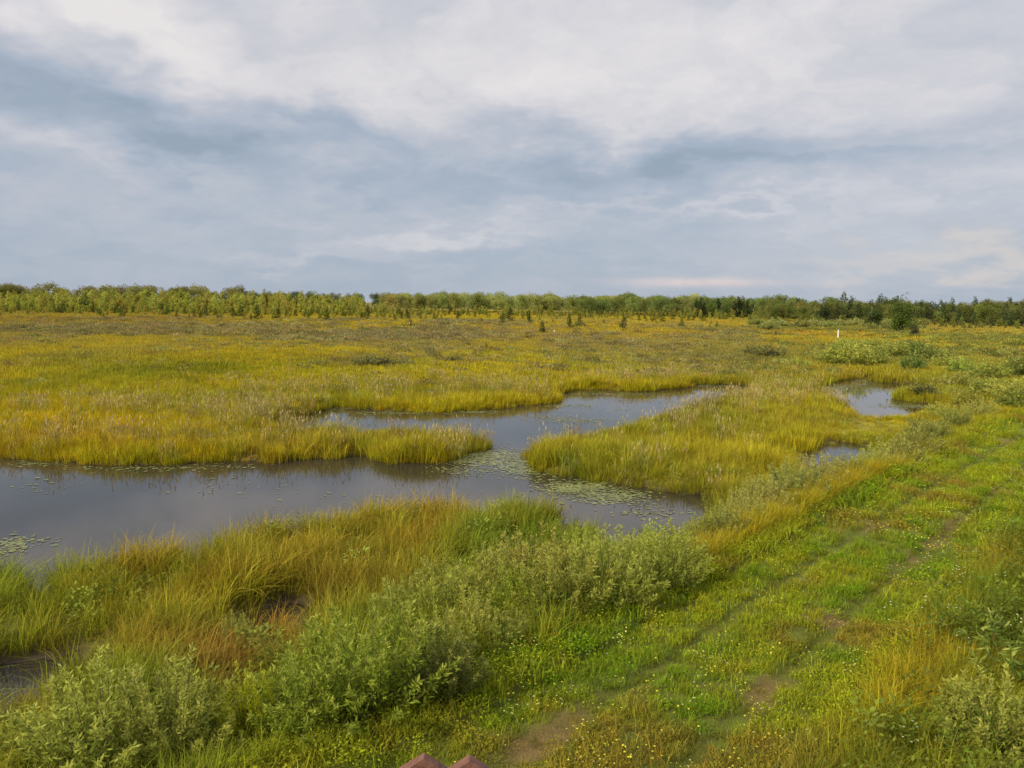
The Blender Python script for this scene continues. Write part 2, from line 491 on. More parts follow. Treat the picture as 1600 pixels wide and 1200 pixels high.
# ------------------------------------------------------------------ mesh helpers
class Geo:
    def __init__(self):
        self.v, self.f, self.r, self.h, self.k = [], [], [], [], 0

    def add(self, v, f, r, h):
        self.v.append(v)
        self.f.append(np.asarray(f) + self.k)
        self.r.append(r)
        self.h.append(h)
        self.k += len(v)

    def diamonds(self, c, a, b, L, Wd, h=None, rnd=None):
        n = len(c)
        L, Wd = np.broadcast_to(L, n)[:, None], np.broadcast_to(Wd, n)[:, None]
        v = np.stack([c, c + a * L * .45 + b * Wd * .5, c + a * L, c + a * L * .45 - b * Wd * .5], 1).reshape(-1, 3)
        f = np.arange(4 * n).reshape(n, 4)
        rnd = rng.random(n) if rnd is None else rnd
        h = np.full(n, .5) if h is None else h
        self.add(v, f, np.repeat(rnd, 4), np.repeat(h, 4))

    def tubes(self, p0, p1, r0, r1, h=0.2, sides=4):
        n = len(p0)
        d = p1 - p0
        d = d / (np.linalg.norm(d, axis=1, keepdims=True) + 1e-9)
        u = np.cross(d, np.where(np.abs(d[:, 2:3]) > .9, (1., 0, 0), (0, 0, 1.)))
        u /= np.linalg.norm(u, axis=1, keepdims=True)
        w_ = np.cross(d, u)
        r0, r1 = np.broadcast_to(r0, n)[:, None], np.broadcast_to(r1, n)[:, None]
        ring0, ring1 = [], []
        for i in range(sides):
            a = 2 * math.pi * i / sides
            o = u * math.cos(a) + w_ * math.sin(a)
            ring0.append(p0 + o * r0)
            ring1.append(p1 + o * r1)
        v = np.stack(ring0 + ring1, 1).reshape(-1, 3)
        base = (np.arange(n) * 2 * sides)[:, None, None]
        q = np.array([[i, (i + 1) % sides, sides + (i + 1) % sides, sides + i] for i in range(sides)])
        f = (base + q[None]).reshape(-1, 4)
        self.add(v, f, np.repeat(rng.random(n), 2 * sides), np.full(n * 2 * sides, h))

    def blades(self, root, L, lean, az, wd, curve=1.9, segs=4, rnd=None, droop=0.35):
        n = len(root)
        t = np.linspace(0, 1, segs + 1)[None, :, None]
        dirv = np.stack([np.cos(az), np.sin(az), np.zeros(n)], -1)[:, None, :]
        side = np.stack([-np.sin(az), np.cos(az), np.zeros(n)], -1)[:, None, :]
        L_, ln = L[:, None, None], lean[:, None, None]
        up = np.array([0, 0, 1.])[None, None, :]
        c = root[:, None, :] + dirv * L_ * ln * t ** curve + up * L_ * (t - droop * ln * t ** 2.6)
        tw = rng.normal(0, .5, n)[:, None, None]
        side = side * np.cos(tw) + dirv * np.sin(tw)
        hw = wd[:, None, None] * .5 * (1 - t ** 1.6 * .93)
        v = np.stack([c - side * hw, c + side * hw], 2).reshape(-1, 3)
        st = 2 * (segs + 1)
        q = np.array([[2 * i, 2 * i + 1, 2 * i + 3, 2 * i + 2] for i in range(segs)])
        f = ((np.arange(n) * st)[:, None, None] + q[None]).reshape(-1, 4)
        rnd = rng.random(n) if rnd is None else rnd
        self.add(v, f, np.repeat(rnd, st), np.tile(np.repeat(np.linspace(0, 1, segs + 1), 2), n))

    def mesh(self, name, mat, smooth=True):
        v = np.concatenate(self.v)
        f = np.concatenate(self.f)
        me = bpy.data.meshes.new(name)
        me.vertices.add(len(v))
        me.vertices.foreach_set('co', v.astype(np.float32).ravel())
        me.loops.add(f.size)
        me.loops.foreach_set('vertex_index', f.astype(np.int32).ravel())
        me.polygons.add(len(f))
        me.polygons.foreach_set('loop_start', (np.arange(len(f)) * f.shape[1]).astype(np.int32))
        me.polygons.foreach_set('use_smooth', np.full(len(f), smooth))
        for nm, arr in (('rnd', self.r), ('ht', self.h)):
            at = me.attributes.new(nm, 'FLOAT', 'POINT')
            at.data.foreach_set('value', np.concatenate(arr).astype(np.float32))
        me.materials.append(mat)
        me.update(calc_edges=True)
        return me


def unit(v):
    return v / (np.linalg.norm(v, axis=-1, keepdims=True) + 1e-9)


def rand_dirs(n):
    return unit(rng.standard_normal((n, 3)))


def link(name, data, parent=None, loc=None):
    o = bpy.data.objects.new(name, data)
    sc.collection.objects.link(o)
    if parent:
        o.parent = parent
    if loc is not None:
        o.location = loc
    return o


def tag(o, label=None, cat=None, group=None, kind=None):
    for k, v in (('label', label), ('category', cat), ('group', group), ('kind', kind)):
        if v:
            o[k] = v
    return o


# ------------------------------------------------------------------ ground, track and water
def grid_mesh(name, X, Y, Z, mat, col=None):
    nr, na = X.shape
    v = np.stack([X, Y, Z], -1).reshape(-1, 3)
    i = np.arange(nr * na).reshape(nr, na)
    f = np.stack([i[:-1, :-1], i[:-1, 1:], i[1:, 1:], i[1:, :-1]], -1).reshape(-1, 4)
    me = bpy.data.meshes.new(name)
    me.from_pydata(v.tolist(), [], f.tolist())
    me.polygons.foreach_set('use_smooth', np.ones(len(f), bool))
    if col is not None:
        at = me.attributes.new('gcol', 'FLOAT_COLOR', 'POINT')
        at.data.foreach_set('color', np.concatenate([col.reshape(-1, 3), np.ones((len(v), 1))], 1).astype(np.float32).ravel())
    me.materials.append(mat)
    me.update()
    return me


def ground_mat(name, bump, mixcol, scale):
    m, t = new_mat(name)
    a = t.new('ShaderNodeAttribute', attribute_name='gcol').outputs['Color']
    co = t.new('ShaderNodeTexCoord').outputs['Object']
    n1 = t.noise(co, scale, 8, 0.65)
    n2 = t.noise(co, scale * 9, 5, 0.7)
    f = t.math('MULTIPLY', t.ramp(n1, [(0.38, (0, 0, 0)), (0.66, (1, 1, 1))]), 0.6)
    col = t.mix(f, a, (*mixcol, 1))
    col = t.mix(0.7, col, t.ramp(n2, [(0.3, (.55, .55, .55)), (0.7, (1.3, 1.3, 1.3))]), 'MULTIPLY')
    p = t.new('ShaderNodeBsdfPrincipled')
    t.put(p.inputs['Base Color'], col)
    p.inputs['Roughness'].default_value = 0.95
    p.inputs['Specular IOR Level'].default_value = 0.15
    b = t.new('ShaderNodeBump')
    b.inputs['Strength'].default_value = bump
    b.inputs['Distance'].default_value = 0.05
    t.l.new(n2, b.inputs['Height'])
    t.l.new(b.outputs[0], p.inputs['Normal'])
    o = t.new('ShaderNodeOutputMaterial')
    t.l.new(p.outputs[0], o.inputs[0])
    return m


def azis(full):
    a = np.radians(np.linspace(-44, 44, 420))
    if full:
        a = np.concatenate([a, np.radians(np.linspace(46, 316, 60))])
    return a


rad = np.concatenate([[0.02], np.geomspace(2.0, 90, 330), np.geomspace(94, 700, 70), np.geomspace(800, 9000, 10)])
AA, RR = np.meshgrid(azis(True), rad)
X, Y = RR * np.sin(AA), RR * np.cos(AA)
SD = water_sd(X, Y)
OFF, _ = track_off(X, Y)
Z = height(X, Y, SD, OFF)
Z = Z - 0.07 * (np.abs(OFF) < TRACK_HALF - 0.05) * (RR < 75)       # the track's own sheet lies in this shallow bed
gc = veg_tint(X, Y) * 0.62
mudc = np.array((.055, .042, .028))
gc = gc + (mudc - gc) * (1 - sstep(0.05, 0.8, SD))[..., None]
tag(link('marsh_ground', grid_mesh('marsh_ground', X, Y, Z, ground_mat('peaty_ground', 0.5, (.07, .055, .03), 0.8), gc)),
    'flat peaty marsh ground under sedge', 'ground', kind='structure')

# track: sheet following the middle line
cl = TRACK
tan = np.gradient(cl, axis=0)
tan = unit(tan)
nrm = np.stack([tan[:, 1], -tan[:, 0]], -1)
fine = []
for i in range(len(cl) - 1):
    for s in np.linspace(0, 1, 6, endpoint=False):
        fine.append((cl[i] * (1 - s) + cl[i + 1] * s, unit(nrm[i] * (1 - s) + nrm[i + 1] * s)))
cs = np.linspace(-TRACK_HALF, TRACK_HALF, 57)
C0 = np.array([a for a, _ in fine])[:, None, :]
N0 = np.array([b for _, b in fine])[:, None, :]
P = C0 + N0 * cs[None, :, None]
TX, TY = P[..., 0], P[..., 1]
TOFF = np.broadcast_to(cs[None, :], TX.shape)


def bare(x, y, off):
    """0..1 how bare the trodden soil is"""
    n = fbm(x * 0.55, y * 0.55, 201, 4)
    a = np.abs(np.abs(off) - 0.74)
    r = np.hypot(x, y)
    near = (1 - sstep(9.5, 15, r)) * sstep(650, 850, to_px(x, y)[0])
    return np.clip(0.9 * sstep(0.66, 0.86, n + 0.15 * near + 0.11 * (1 - sstep(0.1, 0.4, a))), 0, 1) * (np.abs(off) < 1.9)


BR = bare(TX, TY, TOFF)
tcol = np.array((.13, .17, .02)) * (1 - BR[..., None]) + np.array((.22, .145, .06)) * BR[..., None]
TZ = height(TX, TY, None, TOFF)
tag(link('mown_track', grid_mesh('mown_track', TX, TY, TZ, ground_mat('trodden_soil', 1.0, (.11, .085, .03), 3.5), tcol)),
    'mown grassy track with two wheel ruts along the marsh', 'track', kind='structure')

m, t = new_mat('dark_bog_water')
co = t.new('ShaderNodeTexCoord').outputs['Object']
mpn = t.new('ShaderNodeMapping')
mpn.inputs['Scale'].default_value = (1.0, 0.6, 1)
t.l.new(co, mpn.inputs[0])
n1 = t.noise(mpn.outputs[0], 5.0, 3, 0.5)
n2 = t.noise(co, 0.12, 4, 0.5)
bmp = t.new('ShaderNodeBump')
bmp.inputs['Distance'].default_value = 0.01
t.put(bmp.inputs['Strength'], t.math('MULTIPLY', t.ramp(n2, [(0.4, (0.02, 0.02, 0.02)), (0.65, (0.16, 0.16, 0.16))]), 1.0))
t.l.new(n1, bmp.inputs['Height'])
p = t.new('ShaderNodeBsdfPrincipled')
p.inputs['Base Color'].default_value = (.026, .023, .019, 1)
p.inputs['Roughness'].default_value = 0.045
p.inputs['IOR'].default_value = 1.333
t.l.new(bmp.outputs[0], p.inputs['Normal'])
o = t.new('ShaderNodeOutputMaterial')
t.l.new(p.outputs[0], o.inputs[0])
wx, wy = np.meshgrid(np.linspace(-60, 60, 25), np.linspace(6, 84, 20))
tag(link('water', grid_mesh('water', wx, wy, np.zeros_like(wx), m)), 'still dark bog water between the sedge banks', 'water', kind='structure')


# ------------------------------------------------------------------ scattered plants: one object per kind, clumps instanced on points
def scatter(name, label, cat, pts, scl, idx, tint, protos, tilt=0.12, rotz=None):
    n = len(pts)
    me = bpy.data.meshes.new(name)
    me.vertices.add(n)
    me.vertices.foreach_set('co', np.asarray(pts, np.float32).ravel())
    rot = np.stack([rng.normal(0, tilt, n), rng.normal(0, tilt, n), rng.random(n) * 6.283 if rotz is None else rotz], -1)
    scl = np.asarray(scl)
    if scl.ndim == 1:
        scl = np.repeat(scl[:, None], 3, 1)
    for nm, tp, arr, fld in (('rot', 'FLOAT_VECTOR', rot, 'vector'), ('scl', 'FLOAT_VECTOR', scl, 'vector'),
                             ('tint', 'FLOAT_COLOR', np.concatenate([tint, np.ones((n, 1))], 1), 'color')):
        me.attributes.new(nm, tp, 'POINT').data.foreach_set(fld, arr.astype(np.float32).ravel())
    me.attributes.new('idx', 'INT', 'POINT').data.foreach_set('value', np.asarray(idx, np.int32))
    ob = link(name, me)
    col = bpy.data.collections.new(name + '_clumps')
    for i, pm in enumerate(protos):
        col.objects.link(bpy.data.objects.new('%s_clump_%02d' % (name, i), pm))
    ng = bpy.data.node_groups.new(name, 'GeometryNodeTree')
    ng.interface.new_socket('Geometry', in_out='INPUT', socket_type='NodeSocketGeometry')
    ng.interface.new_socket('Geometry', in_out='OUTPUT', socket_type='NodeSocketGeometry')
    gi, go = ng.nodes.new('NodeGroupInput'), ng.nodes.new('NodeGroupOutput')
    ip = ng.nodes.new('GeometryNodeInstanceOnPoints')
    ci = ng.nodes.new('GeometryNodeCollectionInfo')
    ci.inputs[0].default_value = col
    ci.inputs['Separate Children'].default_value = True
    ci.inputs['Reset Children'].default_value = True
    lk = ng.links.new
    lk(gi.outputs[0], ip.inputs['Points'])
    lk(ci.outputs[0], ip.inputs['Instance'])
    ip.inputs['Pick Instance'].default_value = True
    for nm, tp, s in (('idx', 'INT', 'Instance Index'), ('rot', 'FLOAT_VECTOR', 'Rotation'), ('scl', 'FLOAT_VECTOR', 'Scale')):
        na = ng.nodes.new('GeometryNodeInputNamedAttribute')
        na.data_type = tp
        na.inputs[0].default_value = nm
        lk([q for q in na.outputs if q.enabled][0], ip.inputs[s])
    lk(ip.outputs[0], go.inputs[0])
    md = ob.modifiers.new('plants', 'NODES')
    md.node_group = ng
    tag(ob, label, cat, kind='stuff')
    return ob


def candidates(r0, r1, dens, amax=41.0):
    a = math.radians(amax)
    n = int(dens * a * (r1 * r1 - r0 * r0))
    r = np.sqrt(rng.random(n) * (r1 * r1 - r0 * r0) + r0 * r0)
    th = (rng.random(n) * 2 - 1) * a
    x, y = r * np.sin(th), r * np.cos(th)
    sd = water_sd(x, y)
    off, al = track_off(x, y)
    return x, y, r, sd, off


def pick(k, *arrs):
    return [a[k] for a in arrs]


def sedge_clump(nb, spread, hmin, hmax, wd, lean=(0.15, 0.75), segs=4, bias=None):
    g = Geo()
    rr, th = spread * np.sqrt(rng.random(nb)), rng.random(nb) * 6.283
    root = np.stack([rr * np.cos(th), rr * np.sin(th), np.full(nb, -.03)], -1)
    az = th + rng.normal(0, 0.9, nb)
    if bias is not None:
        az = np.where(rng.random(nb) < .7, bias + rng.normal(0, .5, nb), az)
    g.blades(root, rng.uniform(hmin, hmax, nb), rng.uniform(*lean, nb), az, wd * rng.uniform(.6, 1.3, nb), segs=segs, droop=.5)
    return g.mesh('sedge_clump', M_SEDGE)


def reed_clump(nb, spread, hmin, hmax, wd, heads=True):
    g = Geo()
    rr, th = spread * np.sqrt(rng.random(nb)), rng.random(nb) * 6.283
    root = np.stack([rr * np.cos(th), rr * np.sin(th), np.full(nb, -.03)], -1)
    Ls, ln = rng.uniform(hmin, hmax, nb), rng.uniform(0.02, .22, nb)
    az = rng.random(nb) * 6.283
    g.blades(root, Ls, ln, az, wd * rng.uniform(.6, 1.1, nb), curve=1.4, segs=3, droop=.2)
    # leaves bending off the stalk half way up
    d = np.stack([np.cos(az), np.sin(az), np.zeros(nb)], -1)
    midp = root + d * (Ls * ln * .38)[:, None] + np.array([0, 0, 1.]) * (Ls * .5)[:, None]
    g.blades(midp, Ls * .5, rng.uniform(.5, 1.1, nb), rng.random(nb) * 6.283, wd * rng.uniform(.7, 1.3, nb), segs=3, droop=.7)
    if heads:
        k = rng.random(nb) < .6
        tip = root + d * (Ls * ln)[:, None] + np.array([0, 0, 1.]) * (Ls * (1 - .2 * ln))[:, None]
        a = unit(d * .3 + np.array([0, 0, 1.]))
        b = unit(np.cross(a, rand_dirs(nb)))
        g.diamonds((tip - a * .1)[k], a[k], b[k], .20, wd * 2.6, np.full(k.sum(), 1.), np.full(k.sum(), .9))
    return g.mesh('reed_clump', M_REED)


NEAR = [sedge_clump(36, .22, .45, 1.05, .015, (.05, .95)) for _ in range(3)] + \
       [sedge_clump(36, .20, .55, 1.1, .015, (.2, 1.0), bias=.4) for _ in range(2)] + \
       [sedge_clump(38, .22, .35, .7, .012, (.1, .6)) for _ in range(2)]
MID = [sedge_clump(46, .34, .35, .70, .018, (.1, .55), 3) for _ in range(4)]
FAR = [sedge_clump(60, .75, .30, .60, .038, (.1, .5), 2) for _ in range(4)]
VFAR = [sedge_clump(70, 2.0, .35, .70, .10, (.1, .5), 2) for _ in range(4)]
WIND = 0.3

# foreground sedge bank
x, y, r, sd, off = candidates(6.5, 30, 32)
dn = fbm(x * .6, y * .6, 301, 3)
tus = vnoise(x * 1.15, y * 1.15, 305)
k = (sd > 0.02) & ((off < -2.2) | (off > 2.0)) & (rng.random(len(x)) < (sstep(.22, .45, dn) * .65 + .35) * (.22 + .78 * sstep(.25, .6, tus)))
x, y, r, sd, off = pick(k, x, y, r, sd, off)
side = off > 0
tall = np.clip(.50 + .45 * fbm(x * .4, y * .4, 311, 3) + .42 * vnoise(x * 1.15, y * 1.15, 305), .45, 1.25)
dykeside = (np.abs(off) < 4.2)
px, py = to_px(x, y)
notch = .6 * np.exp(-((px - 1015) / 95) ** 2 - ((py - 870) / 36) ** 2)
notch = notch + .38 * np.exp(-((px - 30) / 90) ** 2 - ((py - 1110) / 50) ** 2) + .2 * np.exp(-((px - 465) / 70) ** 2 - ((py - 1000) / 30) ** 2)
s = tall * (1 - notch) * np.where(dykeside, .72, 1.0) * rng.uniform(.75, 1.15, len(x))
idx = np.where(rng.random(len(x)) < .72, rng.integers(0, 5, len(x)), rng.integers(5, 7, len(x)))
tn = veg_tint(x, y)
gold = (off > -4.2) & (off < -2.0) & (px > 1060)
tn[gold] = tn[gold] * .35 + np.array((.37, .285, .018)) * .65
scatter('sedge_bank', 'long arching green and rusty sedge covering the near bank', 'sedge', np.stack([x, y, height(x, y, sd, off)], -1),
        s, idx, jitter(tn), NEAR, .10)

# marsh meadow beyond the water
x, y, r, sd, off = candidates(28, 62, 9.5)
k = (sd > 0.0) & ((off < -2.1) | (off > 2.0))
x, y, r, sd, off = pick(k, x, y, r, sd, off)
edge = .86 + .16 * (1 - sstep(.3, 2.2, sd))
qx, qy = to_px(x, y)
edge = edge * (1 - .62 * np.exp(-((qx - 1280) / 110) ** 2 - ((qy - 764) / 28) ** 2) - .68 * np.exp(-((qx - 1370) / 95) ** 2 - ((qy - 668) / 22) ** 2))
s = edge * rng.uniform(.65, 1.25, len(x)) * (.45 + .5 * fbm(x * .3, y * .3, 321, 3) + .5 * vnoise(x * .9, y * .9, 323))
scatter('meadow_sedge', 'yellow-green sedge meadow on both sides of the channel', 'sedge', np.stack([x, y, height(x, y, sd, off)], -1),
        s, rng.integers(0, 4, len(x)), jitter(veg_tint(x, y)), MID, .06)

x, y, r, sd, off = candidates(58, 160, 2.3)
k = (sd > 0.0) & (np.abs(off) > 2)
x, y, r, sd, off = pick(k, x, y, r, sd, off)
s = rng.uniform(.7, 1.25, len(x)) * (.6 + .7 * fbm(x * .12, y * .12, 331, 3)) * (1 + .3 * (1 - sstep(.3, 2.0, sd)))
scatter('bog_grass', 'golden and brown bog grass across the middle distance', 'grass', np.stack([x, y, height(x, y, sd, off)], -1),
        s, rng.integers(0, 4, len(x)), jitter(veg_tint(x, y)), FAR, .05)

x, y, r, sd, off = candidates(150, 620, .16)
s = rng.uniform(.7, 1.2, len(x))
scatter('far_grass', 'pale brown grass of the open bog before the tree line', 'grass', np.stack([x, y, np.full(len(x), .22)], -1),
        s, rng.integers(0, 4, len(x)), jitter(veg_tint(x, y)), VFAR, .04)

x, y, r, sd, off = candidates(24, 75, 26)
k = (sd > -.16) & (sd < .75) & (np.abs(off) > 2.4)
x, y, r, sd, off = pick(k, x, y, r, sd, off)
tn = veg_tint(x, y) * rng.uniform(.7, 1.05, (len(x), 1))
s = rng.uniform(.35, 1.1, len(x)) * (.40 + .75 * vnoise(x * .8, y * .8, 327))
qx, qy = to_px(x, y)
s = s * np.where((qx > 1180) & (qy > 640), .6, 1)
scatter('shore_sedge', 'sedge fringe hanging over the water along the far banks', 'sedge', np.stack([x, y, np.maximum(height(x, y, sd, off), -.08)], -1),
        s, rng.integers(0, 4, len(x)), jitter(tn, .2), MID, .12)

# tan reeds and cattails along the banks
REED = [reed_clump(13, .30, .65, 1.2, .018) for _ in range(4)]
x, y, r, sd, off = candidates(24, 75, 5.5)
px, py = to_px(x, y)
pr = .07 * (1 - sstep(.2, 3.0, sd)) + .015
for (bx, by, rx, ry, wt) in [(450, 675, 190, 22, .75), (680, 690, 110, 20, .8), (400, 650, 90, 14, .7), (60, 640, 120, 12, .5), (230, 645, 120, 10, .45),
                             (130, 690, 160, 16, .5), (480, 610, 90, 10, .6), (720, 615, 170, 12, .6), (980, 598, 120, 7, .5), (1020, 650, 120, 22, .5),
                             (1160, 630, 140, 22, .55), (1310, 625, 40, 14, .8), (1220, 690, 120, 20, .35), (1080, 740, 90, 16, .3), (880, 700, 60, 14, .4)]:
    pr = pr + wt * np.exp(-((px - bx) / rx) ** 2 - ((py - by) / ry) ** 2)
k = (sd > -.25) & (np.abs(off) > 3.5) & ~((px > 1190) & (py > 640)) & (rng.random(len(x)) < pr * (.05 + .95 * sstep(.3, .65, fbm(x * .5, y * .5, 341, 3))))
x, y, r, sd, off = pick(k, x, y, r, sd, off)
tn = veg_tint(x, y) * .35 + np.array((.33, .25, .095)) * .65
tn[rng.random(len(x)) < .4] *= np.array((.62, .85, .55))
scatter('bank_reeds', 'tan dry reeds and cattails standing along the pond edges', 'reeds', np.stack([x, y, np.maximum(height(x, y, sd, off), -.1)], -1),
        rng.uniform(.65, 1.1, len(x)), rng.integers(0, 4, len(x)), jitter(tn, .2), REED, .05)


# ---- track sward: short grass, clover leaves, flowers
def tuft(nb, spread, h0, h1, wd):
    g = Geo()
    rr, th = spread * np.sqrt(rng.random(nb)), rng.random(nb) * 6.283
    root = np.stack([rr * np.cos(th), rr * np.sin(th), np.full(nb, -.01)], -1)
    g.blades(root, rng.uniform(h0, h1, nb), rng.uniform(.2, .9, nb), rng.random(nb) * 6.283, wd * rng.uniform(.6, 1.3, nb), segs=2, droop=.4)
    return g.mesh('grass_tuft', M_SEDGE)


def herb(nl, spread, h0, h1, ls):
    g = Geo()
    rr, th = spread * np.sqrt(rng.random(nl)), rng.random(nl) * 6.283
    z = rng.uniform(h0, h1, nl)
    c = np.stack([rr * np.cos(th), rr * np.sin(th), z], -1)
    a = unit(np.stack([np.cos(th), np.sin(th), rng.uniform(-.1, .9, nl)], -1) + .5 * rand_dirs(nl))
    b = unit(np.cross(a, np.array([0, 0, 1.]) + .4 * rand_dirs(nl)))
    g.diamonds(c, a, b, ls * rng.uniform(.7, 1.3, nl), ls * .62, z / h1)
    st = c[::4]
    g.tubes(st * np.array([.5, .5, 0.]), st, .0025, .0015, .1, 3)
    return g.mesh('herb_clump', M_LEAFI)


SWARD = [tuft(40, .14, .06, .18, .008) for _ in range(3)] + [herb(60, .15, .01, .12, .027) for _ in range(3)]
x, y, r, sd, off = candidates(6.5, 50, 66)
dens = np.where(r < 18, 1.0, np.where(r < 30, .5, .25))
bb = bare(x, y, off)
a = np.abs(np.abs(off) - .74)
k = (off > -2.7) & (off < 3.2) & (sd > .2) & (rng.random(len(x)) < dens * (1 - .65 * bb) * np.where(a < .16, .7, 1))
x, y, r, sd, off = pick(k, x, y, r, sd, off)
n1 = fbm(x * .8, y * .8, 401, 3)
g1, g2, g3 = np.array((.165, .265, .014)), np.array((.28, .325, .016)), np.array((.26, .20, .03))
tn = g1 + (g2 - g1) * sstep(.35, .6, n1)[:, None]
q = sstep(.50, .70, fbm(x * .6, y * .6, 411, 3) + (.22 * (1 - sstep(8.5, 13.5, r)) - .02) * sstep(650, 820, to_px(x, y)[0]))[:, None] * (.25 + .75 * sstep(650, 820, to_px(x, y)[0]))[:, None]
tn = tn * (1 - q * .85) + g3 * q * .85
rutq = (1 - sstep(.06, .24, np.abs(np.abs(off) - .74 + .12 * (fbm(x * .5, y * .5, 415, 2) - .5))))[:, None] * .55
tn = tn * (1 - rutq) + np.array((.15, .13, .03)) * rutq
idx = np.where(rng.random(len(x)) < .74, rng.integers(0, 3, len(x)), rng.integers(3, 6, len(x)))
s = rng.uniform(.7, 1.3, len(x)) * (1 - .45 * (1 - sstep(.08, .24, np.abs(np.abs(off) - .74)))) * np.where(np.abs(off) < 1.7, 1, 1.5) * np.where(r > 20, 1.35, 1)
scatter('track_turf', 'short clover and grass turf growing on the mown track', 'turf', np.stack([x, y, height(x, y, sd, off)], -1),
        s, idx, jitter(tn, .16), SWARD, .12)


def flower(npet, rad_, h, ncl=1, spread=0.0):
    g = Geo()
    for c in range(ncl):
        o = np.array([rng.normal(0, spread), rng.normal(0, spread), h * rng.uniform(.75, 1.15)])
        th = np.arange(npet) * 6.283 / npet
        a = unit(np.stack([np.cos(th), np.sin(th), np.full(npet, .35)], -1))
        b = np.stack([-np.sin(th), np.cos(th), np.zeros(npet)], -1)
        g.diamonds(np.repeat(o[None], npet, 0), a, b, rad_, rad_ * .95)
    return g.mesh('flower_head', M_FLOWER)


FL = [flower(5, .014, .17), flower(5, .014, .21, 3, .07), flower(5, .014, .17, 2, .07)]
x, y, r, sd, off = candidates(6.5, 44, 30)
fn = fbm(x * .9, y * .9, 421, 3)
k = (off > -2.6) & (off < 3.4) & (sd > .3) & (rng.random(len(x)) < sstep(.42, .64, fn) * .85 + .07) & (bare(x, y, off) < .5)
x, y, r, sd, off = pick(k, x, y, r, sd, off)
tn = np.where((rng.random(len(x)) < .72)[:, None], np.array((.58, .55, .06)), np.array((.46, .47, .22)))
scatter('small_flowers', 'tiny yellow and cream flowers dotted over the mown track', 'flowers', np.stack([x, y, height(x, y, sd, off)], -1),
        rng.uniform(.8, 1.3, len(x)) * np.where(r > 18, 1.25, 1), rng.integers(0, 3, len(x)), jitter(tn, .1, .04), FL, .2)

# ---- right verge: fine tall grass, leafy weeds, white umbels
TALLG = [sedge_clump(60, .20, .45, .85, .006, (.2, .8)) for _ in range(3)]
WEED = [herb(60, .22, .05, .55, .055) for _ in range(3)] + [herb(44, .16, .05, .75, .075) for _ in range(2)]
x, y, r, sd, off = candidates(6.5, 34, 30)
k = (off > 1.75) & (rng.random(len(x)) < sstep(1.6, 2.8, off))
x, y, r, sd, off = pick(k, x, y, r, sd, off)
wn = fbm(x * .7, y * .7, 431, 3)
px, py = to_px(x, y)
weedy = (rng.random(len(x)) < sstep(.40, .6, wn + .0009 * (px - 1430)))
tn = veg_tint(x, y)
tn[weedy] = np.array((.15, .19, .028))
idx = np.where(weedy, rng.integers(3, 8, len(x)), rng.integers(0, 3, len(x)))
scatter('verge_weeds', 'tall fine grass and leafy weeds on the right verge', 'weeds', np.stack([x, y, height(x, y, sd, off)], -1),
        rng.uniform(.7, 1.15, len(x)), idx, jitter(tn, .18), TALLG + WEED, .12)
x, y, r, sd, off = candidates(9, 34, 30)
px, py = to_px(x, y)
k = (off > -3.7 + .8 * vnoise(x * .5, y * .5, 471)) & (off < -2.15) & (px > 1070) & (px < 1440) & (sd > .2) & (rng.random(len(x)) < .35 + .65 * sstep(.35, .55, vnoise(x * .45, y * .45, 475)))
x, y, r, sd, off = pick(k, x, y, r, sd, off)
scatter('golden_grass_fringe', 'golden fine grass fringe along the left edge of the track', 'grass', np.stack([x, y, height(x, y, sd, off)], -1),
        rng.uniform(.75, 1.15, len(x)), rng.integers(0, 3, len(x)), jitter(np.tile((.38, .32, .02), (len(x), 1)), .18), TALLG, .12)
UMB = [flower(7, .016, .62, 4, .06), flower(7, .015, .5, 6, .08)]
x, y, r, sd, off = candidates(7, 18, 6)
px, py = to_px(x, y)
k = rng.random(len(x)) < .85 * np.exp(-((px - 1480) / 70) ** 2 - ((py - 1030) / 60) ** 2) + .16 * (off > 2.6)
x, y, r, sd, off = pick(k, x, y, r, sd, off)
scatter('white_wildflowers', 'small white wildflower heads among the right verge weeds', 'flowers', np.stack([x, y, height(x, y, sd, off)], -1),
        rng.uniform(.8, 1.2, len(x)), rng.integers(0, 2, len(x)), jitter(np.tile((.58, .60, .44), (len(x), 1)), .1, .03), UMB, .15)

# ---- herbs among the foreground sedge
HERB = [herb(70, .28, .1, .6, .075) for _ in range(3)]
x, y, r, sd, off = candidates(7, 26, 3.2)
k = (sd > .3) & (off < -2.4) & (rng.random(len(x)) < sstep(.42, .62, fbm(x * .5, y * .5, 441, 3)))
x, y, r, sd, off = pick(k, x, y, r, sd, off)
tn = np.array((.18, .215, .035)) * (1 + .4 * (rng.random(len(x)) < .3))[:, None]
scatter('marsh_herbs', 'leafy marsh herbs mixed through the near sedge', 'herbs', np.stack([x, y, height(x, y, sd, off)], -1),
        rng.uniform(.7, 1.1, len(x)), rng.integers(0, 3, len(x)), jitter(tn, .2), HERB, .1)

# ---- low shrubs of the bog (leather-leaf like, too many to count)
def low_shrub(n, rx, h, ls):
    g = Geo()
    th, rr = rng.random(n) * 6.283, np.sqrt(rng.random(n))
    top = h * np.sqrt(np.clip(1 - rr ** 2 * .9, 0, 1)) * rng.uniform(.7, 1.1, n)
    z = top * rng.uniform(.25, 1, n)
    c = np.stack([rx * rr * np.cos(th), rx * rr * np.sin(th), z], -1)
    a = unit(np.array([0, 0, .8]) + .8 * rand_dirs(n))
    b = unit(np.cross(a, rand_dirs(n)))
    g.diamonds(c, a, b, ls * rng.uniform(.7, 1.4, n), ls * .5, z / h)
    return g.mesh('low_shrub_clump', M_LEAFI)


